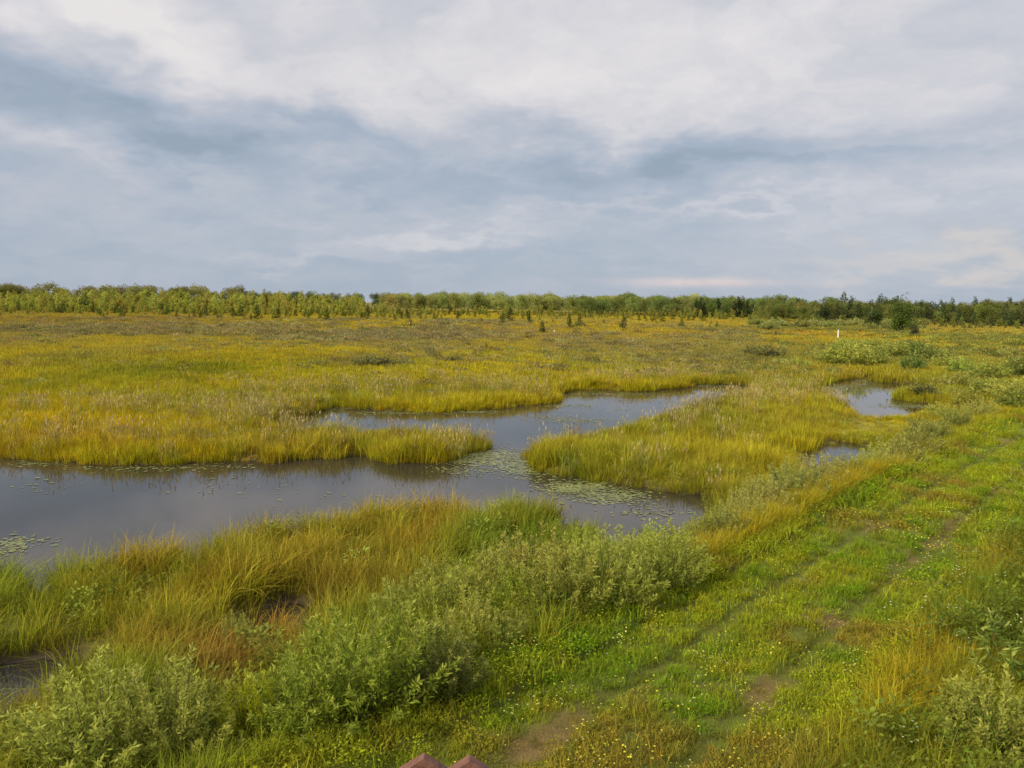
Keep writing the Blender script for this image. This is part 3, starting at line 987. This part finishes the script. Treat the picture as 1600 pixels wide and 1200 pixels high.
LOW = [low_shrub(130, .8, .55, .16) for _ in range(4)]
x, y, r, sd, off = candidates(45, 260, .55)
px, py = to_px(x, y)
ln_ = fbm(x * .06, y * .03, 451, 4)
pr = sstep(.46, .62, ln_) * sstep(55, 90, r) * .8 + .05
for (bx, by, rx, ry, wt) in [(585, 563, 50, 7, 1), (1150, 575, 90, 10, .9), (1080, 590, 70, 6, .7), (1450, 560, 160, 16, .5), (1310, 560, 50, 10, .7),
                             (1500, 600, 110, 16, .5), (900, 545, 120, 6, .7), (650, 528, 200, 6, .7), (340, 520, 200, 6, .6), (720, 560, 60, 4, .8)]:
    pr = pr + wt * np.exp(-((px - bx) / rx) ** 2 - ((py - by) / ry) ** 2)
k = (sd > 1.0) & (np.abs(off) > 4) & (rng.random(len(x)) < pr * 1.25)
x, y, r, sd, off = pick(k, x, y, r, sd, off)
px, py = to_px(x, y)
cA, cB = np.array((.225, .20, .095)), np.array((.19, .215, .06))
rt = sstep(1000, 1300, px)[:, None]
tn = cA * (1 - rt) + cB * rt
tn = (tn * .8 + veg_tint(x, y) * .2) * rng.choice([.7, .9, 1.05, 1.2], (len(x), 1))
scatter('bog_shrubs', 'grey-olive dwarf shrubs in drifts across the open bog', 'shrubs', np.stack([x, y, np.full(len(x), .15)], -1),
        rng.uniform(.6, 1.3, len(x)) * np.where(r > 110, 1.35, 1), rng.integers(0, 4, len(x)), jitter(tn, .2), LOW, .05)

# ---- lily pads
def pad():
    g = Geo()
    n = 12
    th = np.linspace(.22, 6.06, n)
    rim = np.stack([np.cos(th), np.sin(th) * .86, np.full(n, .02)], -1) * .5
    rim[:, 2] = rng.uniform(0, .03, n)
    v = np.concatenate([[[0.04, 0, .004]], rim])
    f = np.array([[0, i, i + 1, i + 2] for i in range(1, n - 1, 2)])
    g.add(v, f, np.full(len(v), rng.random()), np.full(len(v), .5))
    return g.mesh('lily_pad', M_PAD, False)


PAD = [pad() for _ in range(4)]
pp, ss = [], []
for (bx, by, rx, ry, n_) in [(760, 712, 75, 13, 620), (815, 728, 40, 16, 380), (905, 762, 55, 11, 430), (960, 776, 55, 10, 260), (700, 718, 50, 5, 160), (730, 735, 60, 8, 70),
                             (905, 657, 60, 4, 150), (860, 652, 40, 4, 70), (940, 640, 70, 6, 50), (890, 634, 40, 3, 110), (620, 645, 70, 3, 200), (740, 644, 40, 2, 110),
                             (960, 616, 80, 2.5, 220), (1110, 603, 70, 3, 260), (1000, 625, 100, 6, 50), (545, 637, 40, 2.5, 120), (15, 850, 32, 14, 75), (60, 845, 50, 8, 16),
                             (230, 732, 100, 4, 60), (60, 725, 50, 4, 40), (350, 728, 60, 4, 30), (60, 760, 60, 12, 14), (1310, 606, 26, 5, 330), (1345, 598, 16, 6, 160), (1400, 610, 50, 2.5, 260),
                             (1420, 635, 50, 3, 260), (1222, 712, 32, 4, 160), (1000, 800, 60, 12, 40), (870, 735, 40, 10, 110), (560, 770, 200, 18, 16), (330, 760, 160, 16, 10)]:
    q = rng.normal(0, .55, (int(n_ * 1.9), 2))
    for a_, b_ in q:
        pp.append(G(bx + a_ * rx, by + b_ * ry, .006))
pp = np.array(pp)
sdp = water_sd(pp[:, 0], pp[:, 1])
pp = pp[sdp < -.08]
cn = vnoise(pp[:, 0] * 2, pp[:, 1] * 2, 461)
tn = np.array((.17, .185, .055)) * (.7 + .5 * cn)[:, None]
scatter('lily_pads', 'floating yellow-green lily pads in rafts on the dark water', 'lily pads',
        np.concatenate([pp, rng.uniform(.004, .014, (len(pp), 1))], 1), rng.uniform(.05, .10, len(pp)) * rng.uniform(.8, 1.9, len(pp)), rng.integers(0, 4, len(pp)), jitter(tn, .15), PAD, .02)


# ------------------------------------------------------------------ willow bushes
def nth(i):
    ones = ['first', 'second', 'third', 'fourth', 'fifth', 'sixth', 'seventh', 'eighth', 'ninth', 'tenth', 'eleventh', 'twelfth', 'thirteenth',
            'fourteenth', 'fifteenth', 'sixteenth', 'seventeenth', 'eighteenth', 'nineteenth', 'twentieth']
    if i < 20:
        return ones[i]
    if (i + 1) % 10 == 0:
        return ['thirtieth', 'fortieth'][(i + 1) // 10 - 3]
    return ('twenty', 'thirty')[(i + 1) // 10 - 2] + '-' + ones[(i + 1) % 10 - 1]


def willow(nsh, nleaf, hgt, wid, leaf, upright=.8):
    gs, gl = Geo(), Geo()
    th = rng.random(nsh) * 6.283
    rr = np.sqrt(rng.random(nsh))
    base = np.stack([.12 * wid * rr * np.cos(th), .12 * wid * rr * np.sin(th), np.full(nsh, -.04)], -1)
    hh = hgt * (1 - .50 * rr ** 2) * rng.uniform(.5, 1.2, nsh)
    tip = np.stack([wid * .5 * rr * np.cos(th), wid * .5 * rr * np.sin(th), hh], -1)
    knee = base * .45 + tip * .55
    knee[:, 2] = hh * .42
    gs.tubes(base, knee, .007, .005, .1, 4)
    gs.tubes(knee, base * .04 + tip * .96, .005, .0015, .1, 3)
    t = rng.random((nsh, nleaf)) ** .62
    P0 = np.where(t[..., None] < .4, base[:, None] + (knee - base)[:, None] * (t / .4)[..., None],
                  knee[:, None] + (tip - knee)[:, None] * ((t - .4) / .6)[..., None])
    keep = (t > .12).ravel()
    # side twigs: leaves stand a little off the shoot
    offs = rand_dirs(nsh * nleaf).reshape(nsh, nleaf, 3) * (rng.random((nsh, nleaf, 1)) * .16 * (1.12 - t[..., None]))
    c = (P0 + offs).reshape(-1, 3)
    sd_ = unit(tip - knee)[:, None] * upright + rand_dirs(nsh * nleaf).reshape(nsh, nleaf, 3) * .75
    a = unit(sd_.reshape(-1, 3))
    b = unit(np.cross(a, rand_dirs(len(a))))
    n = len(c)
    gl.diamonds(c[keep], a[keep], b[keep], (leaf * rng.uniform(.6, 1.25, n))[keep], (leaf * .24 * rng.uniform(.8, 1.3, n))[keep], (t.ravel() ** 2)[keep])
    return gs.mesh('stems', M_TWIG), gl.mesh('foliage', M_BUSH)


WIL = [willow(70, 120, 1.0, 1.35, .058) for _ in range(4)]           # unit height bushes, scaled per plant
WILFAR = [willow(46, 30, 1.0, 1.6, .17, .6) for _ in range(3)]
BROAD = [willow(44, 40, 1.0, 1.2, .10, .3) for _ in range(2)]


def bush(px_, py_, h, wf, col, label, group, protos, name='willow_bush', cat='bush', z=None):
    gx, gy = G(px_, py_, .25 if z is None else z)
    st, fo = protos[rng.integers(len(protos))]
    e = link(name, None, loc=(gx, gy, HZ(gx, gy)))
    e.rotation_euler = (0, 0, rng.random() * 6.283)
    e.scale = (h * wf, h * wf, h)
    a, b = link('stems', st, e), link('foliage', fo, e)
    near_one = group == 'willow bushes near the track'
    b.color = (*jitter(np.array([col]), .03 if near_one else .16, .02 if near_one else .06)[0], 1)
    tag(e, label, cat, group)
    return e


PALE, GRN, YEL, DRK = (.29, .325, .055), (.235, .31, .028), (.40, .42, .015), (.13, .20, .03)
NEARB = [
    (585, 1165, 1.42, 1.2, GRN, 'largest bright green willow bush at the bottom left of centre'),
    (500, 1195, 1.15, 1.1, GRN, 'green willow bush leaning on the left of the largest bush'),
    (690, 1150, 1.0, 1.0, (.15, .175, .04), 'yellow-green willow bush just right of the largest bush'),
    (170, 1235, 1.3, 1.35, PALE, 'broad pale willow bush in the bottom left corner'),
    (80, 1215, 1.0, 1.1, PALE, 'small pale willow bush at the left bottom edge'),
    (275, 1225, 1.15, 1.1, PALE, 'pale willow bush right of the broad corner bush'),
    (392, 1195, .85, .8, YEL, 'yellow leaved small bush in front of the rusty sedge'),
    (370, 1010, .6, .9, PALE, 'low grey-green bush beside the dark mud hollow'),
    (960, 990, 1.25, 1.1, PALE, 'tall pale willow bush at the middle of the thicket by the track'),
    (1040, 960, 1.15, 1.1, PALE, 'pale willow bush at the thicket end nearest the track'),
    (880, 1000, 1.25, 1.1, PALE, 'pale willow bush at the lower left of the thicket'),
    (810, 1005, 1.0, 1.1, GRN, 'green willow bush at the left end of the thicket'),
    (1590, 1120, 1.2, 1.2, DRK, 'dark leafy bush at the right edge of the photo'),
    (1545, 1240, 1.05, 1.2, PALE, 'silvery willow bush in the bottom right corner'),
]
for (a_, b_, h, wf, col, lab) in NEARB:
    bush(a_, b_, h, wf, col, lab, 'willow bushes near the track', BROAD if col is DRK else WIL, z=.3)
for i, (a_, b_, h, wf) in enumerate(sorted([(700, 1000, 1.15, 1.15), (640, 985, 1.0, 1.1), (765, 980, 1.25, 1.15), (830, 960, 1.3, 1.15), (905, 955, 1.2, 1.0), (985, 945, .85, .95), (735, 1050, .8, 1.1), (690, 935, .9, 1.1), (800, 925, 1.0, 1.1),
                        (1060, 925, .7, 1.0), (930, 915, .75, 1.0), (1000, 905, .6, 1.1), (865, 915, .8, 1.0), (1080, 885, .6, 1.1),
                        (790, 1060, .6, 1.1)])):
    bush(a_, b_, h, wf, PALE, 'pale willow bush, %s from the left inside the thicket between pond and track' % nth(i), 'thicket between pond and track', WIL)
for i, (a_, b_, h, wf) in enumerate(sorted([(1130, 880, .8, 1.1), (1165, 855, .85, 1.2), (1200, 832, 1.1, 1.2), (1180, 810, 1.0, 1.1), (1240, 812, 1.2, 1.2), (1225, 790, .9, 1.1),
                        (1280, 794, 1.05, 1.2), (1262, 778, .6, 1.1), (1320, 776, .85, 1.2), (1360, 762, .9, 1.2), (1395, 745, 1.3, 1.3), (1430, 728, 1.3, 1.2),
                        (1455, 705, 1.1, 1.2), (1440, 690, 1.0, 1.2), (1490, 682, 1.1, 1.2), (1530, 668, 1.1, 1.2)])):
    bush(a_, b_, h, wf, (.31, .33, .08), 'grey-green willow bush, %s from the left in the row along the track' % nth(i), 'row of willows along the track', WIL)
for i, (a_, b_, h, wf, col) in enumerate(sorted([(1310, 572, 2.3, 1.2, 0), (1335, 574, 2.4, 1.2, 0), (1360, 570, 2.0, 1.2, 0), (1290, 566, 1.8, 1.2, 0), (1430, 558, 2.0, 1.1, 1), (1425, 580, 1.7, 1., 1),
                             (1400, 560, 2.0, 1.3, 0), (1370, 552, 2.0, 1.3, 0), (1455, 565, 1.8, 1.2, 1), (1480, 575, 1.5, 1.3, 0), (1510, 585, 1.6, 1.4, 0), (1545, 592, 1.6, 1.4, 0),
                             (1590, 590, 1.9, 1.1, 1), (1478, 572, 1.8, .8, 1), (1500, 605, 1.3, 1.4, 0), (1540, 620, 1.3, 1.4, 0), (1580, 625, 1.4, 1.4, 0), (1345, 548, 1.6, 1.3, 0),
                             (1420, 545, 1.5, 1.3, 0), (1320, 545, 1.6, 1.2, 0), (1515, 640, 1.0, 1.3, 0), (1470, 655, .9, 1.3, 0), (1590, 655, 1.2, 1.3, 0), (1250, 575, 1.0, 1.4, 0)])):
    bush(a_, b_, h, wf, ((.27, .31, .05), (.12, .17, .035))[col],
         ('light green rounded willow among the bushes beyond the right pool', 'dark green upright willow among the bushes beyond the right pool')[col] + ', %s from the left' % nth(i), 'bushes beyond the right pool', WILFAR)
for i in range(30):
    bush(rng.uniform(1160, 1460), rng.uniform(508, 518), rng.uniform(1.6, 2.8), 1.5, (.25, .27, .08), 'grey-green shrub in the far hedge below the right tree line', 'far shrub hedge', WILFAR)
for i, (a_, b_, h) in enumerate(sorted([(45, 517, 1.2), (130, 522, 1.0), (570, 572, .9), (600, 573, 1.0), (630, 572, .8), (710, 566, .7), (850, 556, .7), (1205, 560, 1.5), (1180, 556, 1.3), (1445, 620, .8), (1140, 590, .8), (1440, 514, 1.2)])):
    bush(a_, b_, h, 1.7, (.11, .12, .05), 'dark low shrub in the open bog, %s from the left' % nth(i), 'single low shrubs in the bog', WILFAR)


# ------------------------------------------------------------------ trees
def leafy(lobes, n, leaf, flat=.0):
    """leaf clumps spread through a crown made of lobes (x, y, z, rx, rz)"""
    g = Geo()
    lobes = np.array(lobes)
    wts = lobes[:, 3] ** 2 * lobes[:, 4]
    which = rng.choice(len(lobes), n, p=wts / wts.sum())
    d = rand_dirs(n) * (rng.random(n) ** .45)[:, None]
    L_ = lobes[which]
    c = L_[:, :3] + d * np.stack([L_[:, 3], L_[:, 3], L_[:, 4]], -1)
    a = rand_dirs(n)
    a[:, 2] = a[:, 2] * .6 + .1
    a = unit(a)
    b = unit(np.cross(a, rand_dirs(n)))
    tone = np.clip(.5 + .25 * rng.standard_normal(len(lobes)), 0, 1)[which] * .6 + .4 * rng.random(n)
    g.diamonds(c, a, b, leaf * rng.uniform(.6, 1.4, n), leaf * .75, rnd=tone)
    return g


def trunk(h, r, limbs, mat):
    g = Geo()
    pts = np.stack([np.cumsum(rng.normal(0, .012 * h, 6)), np.cumsum(rng.normal(0, .012 * h, 6)), np.linspace(-.1, h, 6)], -1)
    rr = np.linspace(r, r * .25, 6)
    g.tubes(pts[:-1], pts[1:], rr[:-1], rr[1:], .1, 6)
    if len(limbs):
        e = np.array(limbs)
        s0 = np.stack([np.zeros(len(e)), np.zeros(len(e)), e[:, 2] * .62], -1)
        g.tubes(s0, e, r * .35, r * .1, .1, 4)
    return g.mesh('trunk', mat)


def deciduous():
    lobes = [(rng.normal(0, .16), rng.normal(0, .16), rng.uniform(.38, .85), rng.uniform(.13, .22), rng.uniform(.12, .19)) for _ in range(13)]
    lobes += [(rng.normal(0, .2), rng.normal(0, .2), rng.uniform(.22, .4), .15, .13) for _ in range(5)]
    return trunk(.8, .018, [l[:3] for l in lobes[:9]], M_BARK), leafy(lobes, 2300, .040)


def full_birch():
    lobes = [(rng.normal(0, .13), rng.normal(0, .13), rng.uniform(.12, .62), rng.uniform(.13, .2), rng.uniform(.12, .17)) for _ in range(18)]
    lobes += [(rng.normal(0, .06), rng.normal(0, .06), z, .15 * (1.25 - z), .10) for z in (.7, .78, .86, .91)]
    return trunk(.76, .015, [l[:3] for l in lobes[:9]], M_BIRCH), leafy(lobes, 3200, .036)


def young():
    lobes = [(rng.normal(0, .05), rng.normal(0, .05), z, .13 * (1.15 - z) + .03, .09) for z in np.linspace(.2, .93, 11)]
    return trunk(.95, .011, [(l[0] + l[3] * .8 * rng.choice([-1, 1]), l[1] + .05, l[2]) for l in lobes[1:8]], M_BIRCH), leafy(lobes, 1300, .042)


def conifer(wid, n=900, ragged=.25):
    g = Geo()
    tiers = 15
    ends = []
    for i in range(tiers):
        z = .10 + .86 * i / (tiers - 1)
        R = wid * (1 - z) ** .8 + .012
        nb = 7
        for th in rng.random(nb) * 6.283:
            rl = R * rng.uniform(1 - 2 * ragged, 1 + ragged)
            m_ = max(2, int(n / (tiers * nb) * R / (wid * .56)))
            t = np.sqrt(rng.random(m_))
            c = np.stack([np.cos(th) * rl * t, np.sin(th) * rl * t, z - .16 * rl * t + rng.normal(0, .010, m_)], -1) + rng.normal(0, .010, (m_, 3))
            a = unit(np.array([np.cos(th), np.sin(th), .15]) + .8 * rand_dirs(m_))
            b = unit(np.cross(a, rand_dirs(m_)))
            g.diamonds(c, a, b, .042, .022, rnd=np.clip(rng.normal(.5, .2) + .2 * rng.standard_normal(m_), 0, 1))
            if i % 3 == 0:
                ends.append((np.cos(th) * rl * .8, np.sin(th) * rl * .8, z))
    return trunk(.97, .014, ends[:14], M_BARK), g


KIND = {}
for nm, fn, cnt in (('deciduous', deciduous, 5), ('full_birch', full_birch, 3), ('young', young, 4), ('spruce', lambda: conifer(.21, 1700, .3), 3), ('pine', lambda: conifer(.27, 1300, .35), 4)):
    KIND[nm] = []
    for i in range(cnt):
        tr_, g = fn()
        KIND[nm].append((tr_, g.mesh('crown', M_CROWN), g.mesh('crown_far', M_CROWNI)))


def tree(kind, x, y, h, wf, col, name, label, group):
    tr_, cr, _ = KIND[kind][rng.integers(len(KIND[kind]))]
    e = link(name, None, loc=(x, y, HZ(x, y) - .02))
    e.rotation_euler = (0, 0, rng.random() * 6.283)
    e.scale = (h * wf, h * wf, h)
    link('trunk', tr_, e)
    c = link('crown', cr, e)
    c.color = (*jitter(np.array([col]), .16, .06)[0], 1)
    return tag(e, label, 'tree', group)


def col_dist(px_, dist, z=.2):
    """ground point in the photo's column px_, dist metres ahead"""
    d = RN @ np.array([(px_ - 800) / FPX, 0, -1.0])
    return d[0] / d[1] * dist, dist


FARPTS = {k_: [] for k_ in KIND}


def stand(kind, x0, x1, d0, d1, h0, h1, n, n_ind, wf, col, name, label, group):
    """a stretch of forest: the nearest n_ind trees are objects, the rest go into the far mass"""
    dd = np.sort(rng.uniform(d0, d1, n))
    for i, dist in enumerate(dd):
        a_ = rng.uniform(x0, x1)
        X_, Y_ = col_dist(a_, dist)
        u = (dist - d0) / (d1 - d0)
        h = (h0 + (h1 - h0) * u) * rng.uniform(.72, 1.18) * (.9 + .2 * float(vnoise(np.array([X_ * .03]), np.array([Y_ * .03]), 501)[0]))
        if i < n_ind:
            tree(kind, X_, Y_, h, wf * rng.uniform(.85, 1.2), col, name, label, group)
        else:
            FARPTS[kind].append((X_, Y_, h, wf * rng.uniform(.85, 1.2), col))


C_YOUNG, C_DEC, C_DECL, C_SPR = (.335, .335, .065), (.17, .215, .06), (.29, .31, .09), (.09, .12, .045)
stand('young', -120, 570, 295, 440, 2.0, 10.5, 860, 80, 1.15, C_YOUNG, 'young_birch', 'slender pale young tree in the left stand at the bog edge', 'young trees at the left bog edge')
stand('young', 540, 1230, 330, 430, 2.6, 4.8, 300, 60, 1.2, (.28, .28, .055), 'young_birch', 'short pale sapling in the band before the central tree line', 'saplings before the central tree line')
stand('deciduous', -120, 380, 440, 500, 12.5, 15.0, 70, 25, 1.0, (.23, .22, .065), 'broadleaf_tree', 'rounded olive tree rising behind the left young stand', 'trees behind the left stand')
stand('deciduous', 370, 640, 560, 640, 11.5, 13, 60, 20, .95, (.10, .13, .06), 'broadleaf_tree', 'dark distant tree on the skyline left of centre', 'distant skyline trees')
stand('deciduous', 600, 1090, 470, 560, 11, 14, 190, 75, .95, C_DECL, 'broadleaf_tree', 'light green rounded tree in the central tree line', 'central tree line')
stand('deciduous', 900, 1300, 400, 520, 9.5, 13.5, 130, 45, .95, C_DEC, 'broadleaf_tree', 'dark green rounded tree in the tree line right of centre', 'tree line right of centre')
stand('deciduous', 1180, 1720, 300, 380, 7.0, 10.5, 210, 70, .9, (.17, .19, .05), 'broadleaf_tree', 'mixed green tree in the right tree line', 'right tree line')
stand('spruce', 1300, 1720, 270, 380, 6.0, 12.0, 120, 60, 1.15, C_SPR, 'spruce_tree', 'dark pointed spruce in the right tree line', 'spruces of the right tree line')
stand('spruce', 1080, 1320, 380, 460, 8, 12, 50, 20, 1.1, (.055, .075, .03), 'spruce_tree', 'spruce top standing among the broadleaf trees right of centre', 'spruces right of centre')
stand('young', 1230, 1720, 235, 285, 1.8, 3.5, 110, 25, 1.3, (.21, .23, .055), 'young_birch', 'low sapling at the foot of the right tree line', 'saplings below the right tree line')
stand('pine', -100, 640, 225, 320, 1.6, 3.6, 80, 80, 1.3, (.085, .115, .025), 'bog_pine', 'tiny conifer in the thin belt before the left young stand', 'tiny conifers before the left stand')
stand('young', -100, 640, 260, 315, 1.5, 3.2, 110, 40, 1.4, (.33, .32, .05), 'young_birch', 'tiny pale sapling in the thin belt before the left young stand', 'tiny saplings before the left stand')
stand('pine', 640, 1250, 200, 330, 1.2, 3.0, 50, 50, 1.3, (.10, .13, .03), 'bog_pine', 'tiny conifer in the open bog before the central tree line', 'tiny conifers before the central tree line')
pts, scl, idx, tin, prot, base_i = [], [], [], [], [], 0
for k_, lst in FARPTS.items():
    vs = [v[2] for v in KIND[k_]]
    prot += vs
    for (X_, Y_, h, wf, col) in lst:
        pts.append((X_, Y_, .2))
        scl.append((h * wf, h * wf, h))
        idx.append(base_i + rng.integers(len(vs)))
        tin.append(col)
    base_i += len(vs)
scatter('far_forest', 'mass of far trees closing the tree line behind the bog', 'forest', np.array(pts), np.array(scl), idx, jitter(np.array(tin), .16, .06), prot, .02)

# small bog pines standing one by one
PN = [(402, 500, 21), (434, 499, 18), (512, 503, 20), (133, 488, 24), (148, 490, 14), (98, 490, 16), (183, 491, 15), (193, 491, 13), (322, 495, 14), (336, 495, 12), (365, 496, 14), (377, 496, 17),
      (241, 489, 12), (30, 485, 12), (52, 484, 14), (255, 489, 11), (288, 491, 10), (462, 495, 10), (636, 497, 14), (716, 499, 13), (786, 508, 18), (797, 503, 22), (847, 523, 20), (889, 513, 18),
      (905, 511, 19), (974, 515, 21), (826, 505, 18), (642, 511, 10), (1065, 512, 14), (760, 546, 10), (1098, 503, 12), (1120, 512, 9), (575, 491, 15), (1035, 505, 15), (1185, 515, 12), (752, 505, 9), (1212, 527, 9), (1022, 502, 11)]
for i, (a_, b_, hp) in enumerate(sorted(PN)):
    gx, gy = G(a_, b_, .2)
    h = 1.12 * hp * math.hypot(gx, gy) / FPX
    tree('pine', gx, gy, h, rng.uniform(1.15, 1.6), (.055, .085, .02), 'bog_pine', 'small dark conifer in the open bog, %s from the left' % nth(i), 'small conifers in the open bog')
for (a_, b_, hp, wf, col, lab) in [(1405, 521, 58, 1.05, (.10, .15, .03), 'tallest dense green birch standing before the right tree line'),
                                   (1360, 516, 44, 1.0, (.075, .11, .03), 'dark narrow tree left of the tallest birch at the right'),
                                   (1285, 506, 38, 1.3, (.055, .075, .03), 'broad dark tree behind the far shrub hedge'),
                                   (1428, 526, 22, 1.0, (.10, .12, .05), 'thin young tree at the right foot of the tallest birch')]:
    gx, gy = G(a_, b_, .2)
    tree('full_birch', gx, gy, hp * math.hypot(gx, gy) / FPX, wf, col, 'birch_tree', lab, 'single trees before the right tree line')


# ------------------------------------------------------------------ small man-made things
def boxes(name, parts, mat, parent=None, bevel=.004):
    import bmesh
    bm = bmesh.new()
    for (cx, cy, cz, sx, sy, sz) in parts:
        r_ = bmesh.ops.create_cube(bm, size=1)
        for v in r_['verts']:
            v.co = (v.co.x * sx + cx, v.co.y * sy + cy, v.co.z * sz + cz)
    if bevel:
        bmesh.ops.bevel(bm, geom=bm.edges[:], offset=bevel, segments=1, affect='EDGES')
    me = bpy.data.meshes.new(name)
    bm.to_mesh(me)
    bm.free()
    me.materials.append(mat)
    return link(name, me, parent)


gx, gy = G(1309, 531, .2)
e = link('marker_post', None, loc=(gx, gy, HZ(gx, gy) - .05))
tag(e, 'white marker post standing in the bog before the far shrubs', 'post')
boxes('post', [(0, 0, .95, .20, .20, 1.9)], M_WHITE, e, .02)
boxes('post_cap', [(0, 0, 2.0, .24, .24, .2)], M_BARK, e, .02)
for (a_, b_, h, lab) in [(866, 523, .9, 'thin pale stake near the small conifer at centre'), (1207, 517, .8, 'thin pale stake in the golden grass left of the marker post'),
                         (640, 508, .8, 'thin pale stake far out left of centre')]:
    gx, gy = G(a_, b_, .2)
    o = boxes('stake', [(0, 0, h / 2, .16, .16, h)], M_WHITE, None, .02)
    o.location = (gx, gy, HZ(gx, gy) - .05)
    tag(o, lab, 'stake', 'pale stakes in the bog')


# goldenrod-like yellow plumes at the bottom right, two plants
def plume(px_, py_, h, lab, n):
    gx, gy = G(px_, py_, .75 + h * .9)
    z0 = HZ(gx, gy)
    e = link('yellow_plume_flower', None, loc=(gx, gy, z0))
    tag(e, lab, 'flower', 'yellow plume flowers')
    H = (.75 + h * .9) - z0
    g = Geo()
    g.tubes(np.array([[0, 0, -.03], [0, 0, H * .5]]), np.array([[.01, 0, H * .5], [.03, 0, H]]), .007, .004, .2, 5)
    link('stem', g.mesh('stem', plume_mats[0]), e)
    g = Geo()
    for i in range(26):
        z = H * rng.uniform(.15, .85)
        th = rng.random() * 6.283
        a = unit(np.array([[math.cos(th), math.sin(th), .6]]))
        g.diamonds(np.array([[.01, 0, z]]), a, unit(np.cross(a, [[0, 0, 1.]])), .11, .025)
    link('leaves', g.mesh('leaves', plume_mats[0]), e)
    g = Geo()
    for i in range(n):
        th = i * 2.4
        base = np.array([.03, 0, H - .02])
        dirv = unit(np.array([.35 * math.cos(th) + .25, .35 * math.sin(th), 1.0]))
        t_ = np.linspace(.1, 1, 14)
        c = base + dirv * (t_ * h)[:, None] + rng.normal(0, .006, (14, 3))
        a = unit(dirv + .6 * rand_dirs(14))
        g.diamonds(c, a, unit(np.cross(a, rand_dirs(14))), .035, .020)
    link('flower_head', g.mesh('flower_head', plume_mats[1]), e)


plume_mats = (plant_mat('stem_green', 'fixed', (.12, .15, .03)), plant_mat('golden_petals', 'fixed', (.75, .48, .02), vary=.15))
plume(1452, 1104, .17, 'fan of golden flower spikes low on the right verge', 7)
plume(1425, 1104, .16, 'single narrow golden flower spike left of the golden fan', 2)

# lookout the photo is taken from: only two picket tips reach into the picture
tw = link('lookout_tower', None, loc=(0, 0, 0))
tag(tw, 'red-brown wooden lookout railing with two pointed picket tips', 'lookout')
RD = 1.30
gz = HZ(0.0, .5)
DECK = 4.42


def ray_at(px_, py_, dist):
    d = RN @ np.array([(px_ - 800) / FPX, -(py_ - 600) / FPX, -1.0])
    t_ = dist / d[1]
    return d[0] * t_, CAM_Z + d[2] * t_


def picket(px_, py_, wpx):
    x0, zt = ray_at(px_, py_, RD)
    hw = wpx / FPX * RD * 1.18 / 2
    prof = [(-hw, -.85), (hw, -.85), (hw, -.036), (0, -.006), (-hw, -.036)]
    v = [(x0 + a_, RD + s_, zt + b_) for s_ in (0, .022) for a_, b_ in prof]
    f = [(0, 1, 2, 3, 4), (9, 8, 7, 6, 5)] + [(i, i + 5, (i + 1) % 5 + 5, (i + 1) % 5) for i in range(5)]
    me = bpy.data.meshes.new('picket')
    me.from_pydata(v, [], f)
    me.materials.append(M_STAIN)
    me.update()
    o = link('picket', me, tw)
    bv = o.modifiers.new('edge', 'BEVEL')
    bv.width = .0012
    return x0, zt


x0, zt = picket(661, 1181, 72)
picket(733, 1184, 70)
boxes('rail', [(0, RD + .047, zt - .42, 2.6, .045, .09)], M_STAIN, tw)
boxes('rail', [(0, RD + .047, zt - .80, 2.6, .045, .09)], M_STAIN, tw)
for sx in (-1.25, 1.25):
    boxes('post', [(sx, RD + .13, (zt - .30 + gz - .3) / 2, .11, .11, zt - .30 - gz + .3)], M_STAIN, tw)
    boxes('post', [(sx, -1.2, (DECK + gz - .3) / 2, .11, .11, DECK - gz + .3)], M_STAIN, tw)
for i in range(18):
    boxes('deck_board', [(0, -1.2 + i * .143, DECK + .0185, 2.7, .135, .035)], M_STAIN, tw)
for yy in (-1.1, 1.15):
    boxes('beam', [(0, yy, DECK - .077, 2.6, .07, .15)], M_STAIN, tw)
